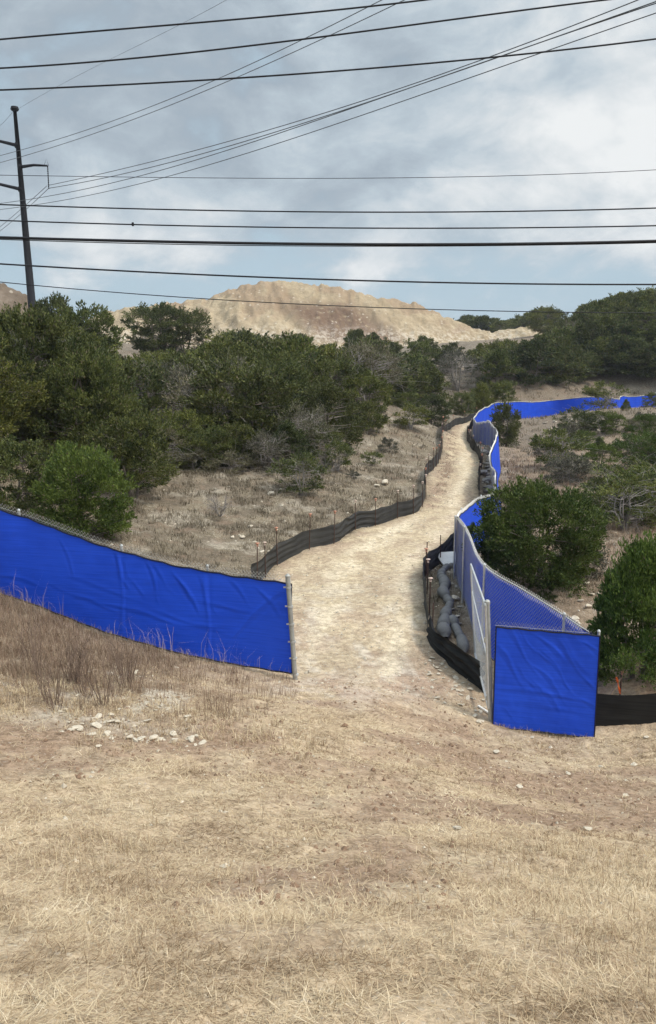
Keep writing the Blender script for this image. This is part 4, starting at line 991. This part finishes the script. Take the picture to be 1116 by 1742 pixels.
for i in range(20):
    py_ = random.uniform(715, 905); px_ = random.uniform(np.interp(py_, [715, 800, 905], [905, 925, 1050]), 1135); p_ = gpt(px_, py_)
    if 880 < px_ and py_ > 835 and px_ < 1040: continue
    kd = random.choice(['small', 'shrub', 'shrub', 'small', 'small']); h_ = {'small': random.uniform(1.1, 2.2), 'shrub': random.uniform(.5, 1.3), 'mid': random.uniform(1.6, 2.8)}[kd]
    put(kd, p_[0], p_[1], h_, {'small': 'small upright juniper scattered on the right slope', 'shrub': 'low grey-green shrub scattered on the right slope', 'mid': 'bushy juniper scattered on the right slope'}[kd],
        group=kd + ' growth on the right slope', name='juniper_bush', cat='bush', wide=1.3)
lib['green'] = [make_tree(80 + k, 2.2, 1.25, 60, 190, .11, .040, .02, ('dome', 'top', 'dome')[k], 3, M_leafr, .14, .05, twig=1) for k in range(3)]
for i, (px_, py_, h_) in enumerate([(1020,802,1.5),(1085,800,1.9),(995,765,1.2),(1060,850,1.1),(1108,862,1.5),(965,792,.8),(1100,755,1.8),(1000,733,1.2),(930,770,.7),(1045,738,1.3)]):
    p_ = gpt(px_, py_); put('green', p_[0], p_[1], h_, 'dense mid green juniper bush on the right slope', group='green junipers on the right slope', name='juniper_bush', cat='bush', wide=1.2, var=i)
for i in range(11):
    px_ = 945 + i * 24 + random.uniform(-8, 8); p_ = gpt(px_, random.uniform(640, 655)); put('far', p_[0], p_[1] + .8, random.uniform(3.2, 4.6), 'dark juniper along the foot of the wooded hill above the far blue fence', group='junipers at the foot of the hill', wide=1.2)
# forest belt
sky_x = [-80,0,50,90,150,175,200,225,260,300,335,350,380,410,440,470,500,540,580,610,650,700,730,800,850,900,960,1000,1060,1116,1200]
sky_y = [560,545,540,540,548,585,600,598,595,592,600,595,575,552,566,582,562,592,574,552,568,580,566,582,577,566,545,512,500,490,480]
low_x = [-80,210,260,340,400,450,500,540,600,640,700,750,800,840,900,960,1000,1060,1116,1200]
low_y = [800,790,780,785,780,770,745,725,718,705,698,694,690,676,660,655,645,652,656,656]
Yv = 46.0; row = 0; cnt = 0
while Yv < 178:
    sp = (3.5 if Yv < 62 else 4.3); half = Yv * .46; xs_ = np.arange(-half, half, sp) + (sp / 2 if row % 2 else 0)
    for xx in xs_:
        x = xx + random.uniform(-.38, .38) * sp; y = Yv + random.uniform(-.35, .35) * sp; z = Hf(x, y); px, py = proj(x, y, z)
        if px < -60 or px > 1180: continue
        if py > np.interp(px, low_x, low_y) - 2: continue
        if 165 < y and px < 985: continue
        if y > 150 and 150 < px < 1000: continue
        if y > 70 and px < 330 and row % 2: continue
        if y > 108 and px < 820 and row % 2: continue
        if 118 < y < 140 and px < 820 and row % 4: continue
        if y < 117 and px > 985: continue
        hmax = (P(px, np.interp(px, sky_x, sky_y) + random.uniform(0, 16), y)[2] - z) * .9
        h = min(random.uniform(3.3, 5.0) * (1.1 if y > 90 and px > 820 else 1), hmax)
        if h < 1.6: continue
        kind = 'far' if y > 62 else ('mid' if random.random() < .88 else 'grey')
        if y > 62 and random.random() < .06: kind = 'grey'
        zone = 'left' if px < 330 else ('middle' if px < 800 else 'right')
        if kind == 'grey': lab = {'left': 'thin grey juniper within the dense belt at left', 'middle': 'thin grey juniper within the belt below the pale mound', 'right': 'thin grey juniper on the wooded hill at right'}[zone]
        else: lab = {'left': 'dark juniper within the dense belt at left', 'middle': 'dark juniper within the belt below the pale mound', 'right': 'dark juniper on the wooded hill at right'}[zone]
        put(kind, x, y, h, lab, group=('grey ' if kind == 'grey' else '') + 'junipers of the ' + zone + ' belt', wide=random.uniform(1.0, 1.35)); cnt += 1
    Yv += sp * (.95 if Yv < 62 else (.75 if 116 < Yv < 140 else 1.1)); row += 1
for k in range(16):                                     # distant tree line behind the shelf
    px = 775 + k * 11 + random.uniform(-3, 3); Y = 225 + random.uniform(-12, 12); top = np.interp(px, [770, 800, 860, 900, 950], [550, 541, 548, 538, 528]) + random.uniform(-3, 3); x = P(px, top, Y)
    put('far', x[0], Y, max(2.5, x[2] - Hf(x[0], Y)), 'small distant tree on the skyline right of the pale mound', group='skyline trees beyond the shelf', wide=1.5)
putpx('mid', 928, 524, 172, 'umbrella shaped tree standing out on the skyline left of the wooded hill', var=3, wide=1.3)
print('forest trees', cnt)

hz = MB(); hz.box((0, 0, 17), (1750, 1750, 37)); m, t = new_mat('haze_air')
pv = t.n('ShaderNodeVolumePrincipled', i={'Density': .0002, 'Color': (.86, .91, 1.0, 1), 'Anisotropy': .2}); o_ = t.n('ShaderNodeOutputMaterial'); t.L.new(pv.outputs[0], o_.inputs['Volume'])
hz = hz.obj('haze', m); tag(hz, 'thin pale air haze over the valley', 'haze', kind='stuff')
# ---------------------------------------------------------------- grasses
def blades(x, y, Ln, tilt, az, wd, mat, name, label, rnd, curl=.5, zoff=0.0, pr=None):
    n = len(x); z = H(x, y) + zoff
    dh = np.stack([np.cos(az), np.sin(az)], 1); base = np.stack([x, y, z - .008], 1)
    sd_ = np.stack([-np.sin(az), np.cos(az), np.zeros(n)], 1) * (wd * .5)[:, None]
    up1 = np.stack([dh[:, 0] * np.sin(tilt), dh[:, 1] * np.sin(tilt), np.cos(tilt)], 1); t2 = np.clip(tilt + curl * pr, 0, 2.2)
    up2 = np.stack([dh[:, 0] * np.sin(t2), dh[:, 1] * np.sin(t2), np.cos(t2)], 1)
    m = base + up1 * (Ln * .5)[:, None]; tip = m + up2 * (Ln * .5)[:, None]
    gm = H(m[:, 0], m[:, 1]) + .004 if n < 400000 else z; m[:, 2] = np.maximum(m[:, 2], gm); tip[:, 2] = np.maximum(tip[:, 2], gm)
    V = np.stack([base - sd_, base + sd_, m + sd_ * .8, m - sd_ * .8, tip], 1).reshape(-1, 3); b = (np.arange(n) * 5)[:, None]
    mb = MB(); mb.add(V, b + np.array([0, 1, 2, 3]), np.repeat(rnd, 5)); mb.F.append(b + np.array([3, 2, 4]))
    o = mb.obj(name, mat); tag(o, label, 'grass', kind='stuff'); return o
FX = 1.12
def scatter(n, y0, y1, pw=1.0):
    """points in the wedge of ground in front of the camera"""
    y = y0 + (y1 - y0) * rng.random(n) ** pw; x = (rng.random(n) * 2 - 1) * (y * .42 * FX + .5); return x, y
GF = fence_pts = None
pL = Ll.at(Ll.s, 0); 
def in_front(x, y):
    """near side of the left fence / road opening / right panel"""
    yl = np.interp(x, pL[:, 0], pL[:, 1]); lim = np.where(x < -.8, yl - .06, np.where(x > 2.9, 15.2, 16.6)); return y < lim
# matted straw
x, y = scatter(260000, 2.0, 16.6, 1.15)
den = fbm(x * .55, y * .55, 4, 51); d2 = fbm(x * 1.7, y * 1.7, 4, 91)
keep = in_front(x, y) & (rng.random(len(x)) < np.clip(1.15 - 1.0 * sstep(den, .46, .60) - .9 * sstep(d2, .5, .62), .10, 1)) & ((y < 15) | (rng.random(len(x)) < .5))
x, y = x[keep], y[keep]; n = len(x); print('straw', n)
flow = fbm(x * .6, y * .6, 2, 101) * 9
blades(x, y, rng.uniform(.03, .14, n), rng.uniform(1.25, 1.60, n), flow + rng.normal(size=n) * 1.6, np.maximum(.003, y * .00075) * rng.uniform(.6, 1.5, n), M_straw, 'dry_straw',
       'matted pale dry straw covering the near ground', np.clip(rng.beta(1.6, 1.6, n) * .75 + .9 * (fbm(x * 1.9, y * 1.9, 4, 5) - .40), 0, 1), pr=rng.uniform(-.3, .8, n))
# tufts on the near ground
def tufts(n, y0, y1, per, hmin, hmax, mat, name, label, dens, wd0=.0022, wk=.00042, spread=.05, tl=.75, acc=None, shift=0.0, pw=1.2):
    x, y = scatter(n, y0, y1, pw); k = dens(x, y) > rng.random(n)
    if acc is not None: k &= acc(x, y)
    x, y = x[k], y[k]; s = rng.uniform(hmin, hmax, len(x)); m = len(x)
    X = np.repeat(x, per) + rng.normal(size=m * per) * spread * np.repeat(s / hmax, per) * 2; Y = np.repeat(y, per) + rng.normal(size=m * per) * spread * np.repeat(s / hmax, per) * 2
    if acc is not None:
        q = acc(X, Y); X, Y = X[q], Y[q]; S_ = np.repeat(s, per)[q]; cr = np.repeat(rng.random(m), per)[q]
    else: S_ = np.repeat(s, per); cr = np.repeat(rng.random(m), per)
    N = len(X); print(name, m, N)
    return blades(X, Y, S_ * rng.uniform(.5, 1.15, N), rng.uniform(0, tl, N), rng.uniform(0, 6.28, N), np.maximum(wd0, Y * wk) * rng.uniform(.7, 1.4, N), mat, name, label,
                  np.clip(.55 * rng.random(N) + .45 * cr + shift, 0, 1), 1.1, pr=rng.uniform(.1, 1.0, N))
zone = lambda x, y: sstep(fbm(x * .45 + 3, y * .45, 3, 111), .50, .64)
def near_d(x, y):
    d = .04 + .38 * zone(x, y)
    band = np.exp(-((y - (11.3 - .12 * x)) / 1.1) ** 2) * sstep(-x, -.5, 1.5)       # grassy shoulder across the left
    br = sstep(x, .8, 1.8) * sstep(-y, -6.5, -4)
    return np.clip(d * sstep(-y, -9.5, -6) + band * .75 + br * .4 - .35 * sstep(x, 1, 3) * sstep(y, 8, 10), 0.02, 1)
tufts(9000, 2.2, 15.5, 20, .06, .20, M_straw, 'grass_tufts', 'pale dry grass tufts standing on the near ground', near_d, .003, .0006, tl=1.2, acc=in_front, shift=.05)
# grey-brown growth on the left bank in front of the blue fence
bank = lambda x, y: (1 - .8 * sstep(fbm(x * 1.1, y * 1.1, 3, 151), .48, .58) * sstep(-y, -15, -13.5)) * np.clip((.25 * sstep(-x, .3, 1.2) + .75 * sstep(-x - .3 * (17 - y), 2.2, 4.0)) * sstep(y, 10.8, 13.0), 0, 1) * (.45 + .55 * sstep(fbm(x * .8, y * .8, 3, 121), .40, .55))
tufts(6500, 10.5, 18.3, 22, .14, .36, M_red, 'bank_grass', 'brown knee-high dry grass on the bank below the left blue fence', bank, .003, .0004, .07, .6, acc=in_front, pw=.9)
# tall wisps against the blue cloth
ux = np.concatenate([np.full(16, -6.6), np.full(10, -6.0), np.full(14, -3.7), np.full(12, -3.3), np.full(16, -2.2), np.full(6, -1.4), rng.uniform(-7, -1.5, 26)]) + rng.normal(size=100) * .18
uy = np.interp(ux, pL[:, 0], pL[:, 1]) - .25 - .2 * rng.random(100)
blades(ux, uy, rng.uniform(.35, 1.0, 100), rng.uniform(0, .35, 100), rng.uniform(0, 6.28, 100), np.full(100, .005), M_straw, 'tall_grass_wisps', 'tall pale grass wisps standing against the left blue fence', rng.uniform(.4, .9, 100), 1.6, pr=rng.uniform(.1, .9, 100))
a_ = Lp.at(rng.uniform(0, Lp.len, 420), 0); b_ = pL[rng.integers(0, len(pL), 900)]; q_ = np.vstack([a_, b_[b_[:, 0] > -8]]); m_n = len(q_)
blades(q_[:, 0] + rng.normal(size=m_n) * .05, q_[:, 1] - .05 - rng.random(m_n) * .14, rng.uniform(.04, .17, m_n), rng.uniform(.1, 1.2, m_n), rng.uniform(0, 6.28, m_n), np.full(m_n, .006), M_straw, 'fence_foot_grass', 'short dry grass gathered along the foot of the near blue fences', rng.uniform(0, .7, m_n), .9, pr=rng.uniform(.1, 1, m_n))
# weed stems on the bank
for k in range(26):
    p = gpt(random.uniform(55, 230), random.uniform(1125, 1215)); o = bpy.data.objects.new('dead_weed', WEED[k % 3]); link(o); o.location = (p[0], p[1], Hf(*p)); s = random.uniform(.4, .85); o.scale = (s, s, s); o.rotation_euler = (0, 0, k)
    tag(o, 'leafless brown weed in the clump of dead weeds on the left bank', 'weed', 'dead weeds on the left bank')
# valley bunch grass
def open_slope(x, y):
    px, py = proj(x, y, Hs(x, y)); return (road_mask(x, y) < -.1) & ((py > np.interp(px, low_x, low_y) - 25) | (px > 820)) & ~((x > 3.0) & (x < 5.2) & (y < 18.5)) & (y < 118)
vd = lambda x, y: .25 + .75 * sstep(fbm(x * .55, y * .55, 3, 131), .40, .58)
tufts(5200, 17.5, 46, 26, .14, .34, M_bunch, 'bunch_grass', 'grey-brown bunch grass over the valley slopes beside the road', vd, .004, .0005, .10, .9, acc=lambda x, y: open_slope(x, y) & ~in_front(x, y), pw=.75)
tufts(5200, 40, 116, 12, .25, .5, M_bunch, 'far_bunch_grass', 'grey-brown grass on the far open slopes below the trees', vd, .012, .0006, .2, .9, acc=open_slope, pw=.9)
rs = lambda x, y: sstep(x - y * .17, .4, 2.5) * sstep(y, 19, 24) * sstep(-y, -60, -48) * (.3 + .7 * sstep(fbm(x * .5, y * .5, 3, 141), .35, .5))
tufts(4200, 19, 60, 22, .2, .45, M_red, 'reddish_grass', 'reddish brown dry grass over the right slope', rs, .005, .0005, .12, .8, acc=lambda x, y: open_slope(x, y) & (x > 5), pw=.8)
n = 1100; y = rng.uniform(37, 78, n); x = np.interp(y, [30, 40, 44, 51, 60, 78, 90], [4.6, 5.1, 5.95, 7.2, 8.6, 11.4, 14.5]) + rng.normal(size=n) * .32; k = fbm(x * 1.7, y * 1.7, 4, 61) > .42; x, y = x[k], y[k]; n = len(x)
blades(x, y, rng.uniform(.03, .11, n), rng.uniform(.2, 1.5, n), rng.uniform(0, 6.28, n), np.full(n, .035), M_bunch, 'road_weeds', 'dead brown weeds on the crown between the wheel tracks', rng.uniform(0, .55, n), .8, pr=rng.uniform(.1, 1, n))
# pebbles and clods: real little stones
def pebbles(n, fx, fs, mat, name, label):
    x, y, s = fx(n); s = fs(n) if s is None else s; n = len(x); z = H(x, y)
    base = np.array([[1,0,0],[0,1,0],[-1,0,0],[0,-1,0],[0,0,.7],[0,0,-.6]], float); V = base[None] * (1 + .5 * (rng.random((n, 6, 1)) - .5)); a = rng.random(n) * 6.28
    ca, sa = np.cos(a)[:, None], np.sin(a)[:, None]; V = np.stack([V[:, :, 0] * ca - V[:, :, 1] * sa * .7, V[:, :, 0] * sa + V[:, :, 1] * ca * .7, V[:, :, 2]], 2) * s[:, None, None]; V += np.stack([x, y, z + s * .15], 1)[:, None]
    f = np.array([[0,1,4],[1,2,4],[2,3,4],[3,0,4],[1,0,5],[2,1,5],[3,2,5],[0,3,5]]); Fc = (np.arange(n) * 6)[:, None, None] + f[None]
    mb = MB(); mb.add(V.reshape(-1, 3), Fc.reshape(-1, 3), np.repeat(rng.random(n), 6)); o = mb.obj(name, mat); tag(o, label, 'stones', kind='stuff')
def f_near(n):
    x, y = scatter(n, 4, 17, .7); return x, y, rng.gamma(1.3, .006, n) + .003
def f_road(n):
    x, y = scatter(n * 3, 16, 60, .9); k = road_mask(x, y) > -.9; return x[k][:n], y[k][:n], (rng.gamma(1.6, .011, n * 3) + .008)[k][:n]
def f_slope(n):
    x, y = scatter(n * 3, 18, 70, .7); k = (road_mask(x, y) < -.3) & (fbm(x * .8, y * .8, 4, 81) > .50); return x[k][:n], y[k][:n], (rng.gamma(1.8, .016, n * 3) + .012)[k][:n]
pebbles(1500, f_near, None, M_rock, 'gravel', 'pale pebbles strewn over the near ground')
def f_clod(n):
    x, y = scatter(n * 2, 3, 17, .8); k = fbm(x * .55, y * .55, 4, 51) > .47; return x[k][:n], y[k][:n], (rng.gamma(1.3, .008, n * 2) + .004)[k][:n]
pebbles(5000, f_clod, None, simple('soil_clod', (.20, .13, .085), .95), 'soil_clods', 'brown soil crumbs on the bare patches of the near ground')
pebbles(4000, f_road, None, M_rock, 'road_gravel', 'pale crushed stone loose on the dirt road')
pebbles(2200, f_slope, None, M_rock, 'slope_stones', 'pale limestone fragments strewn over the valley slopes')
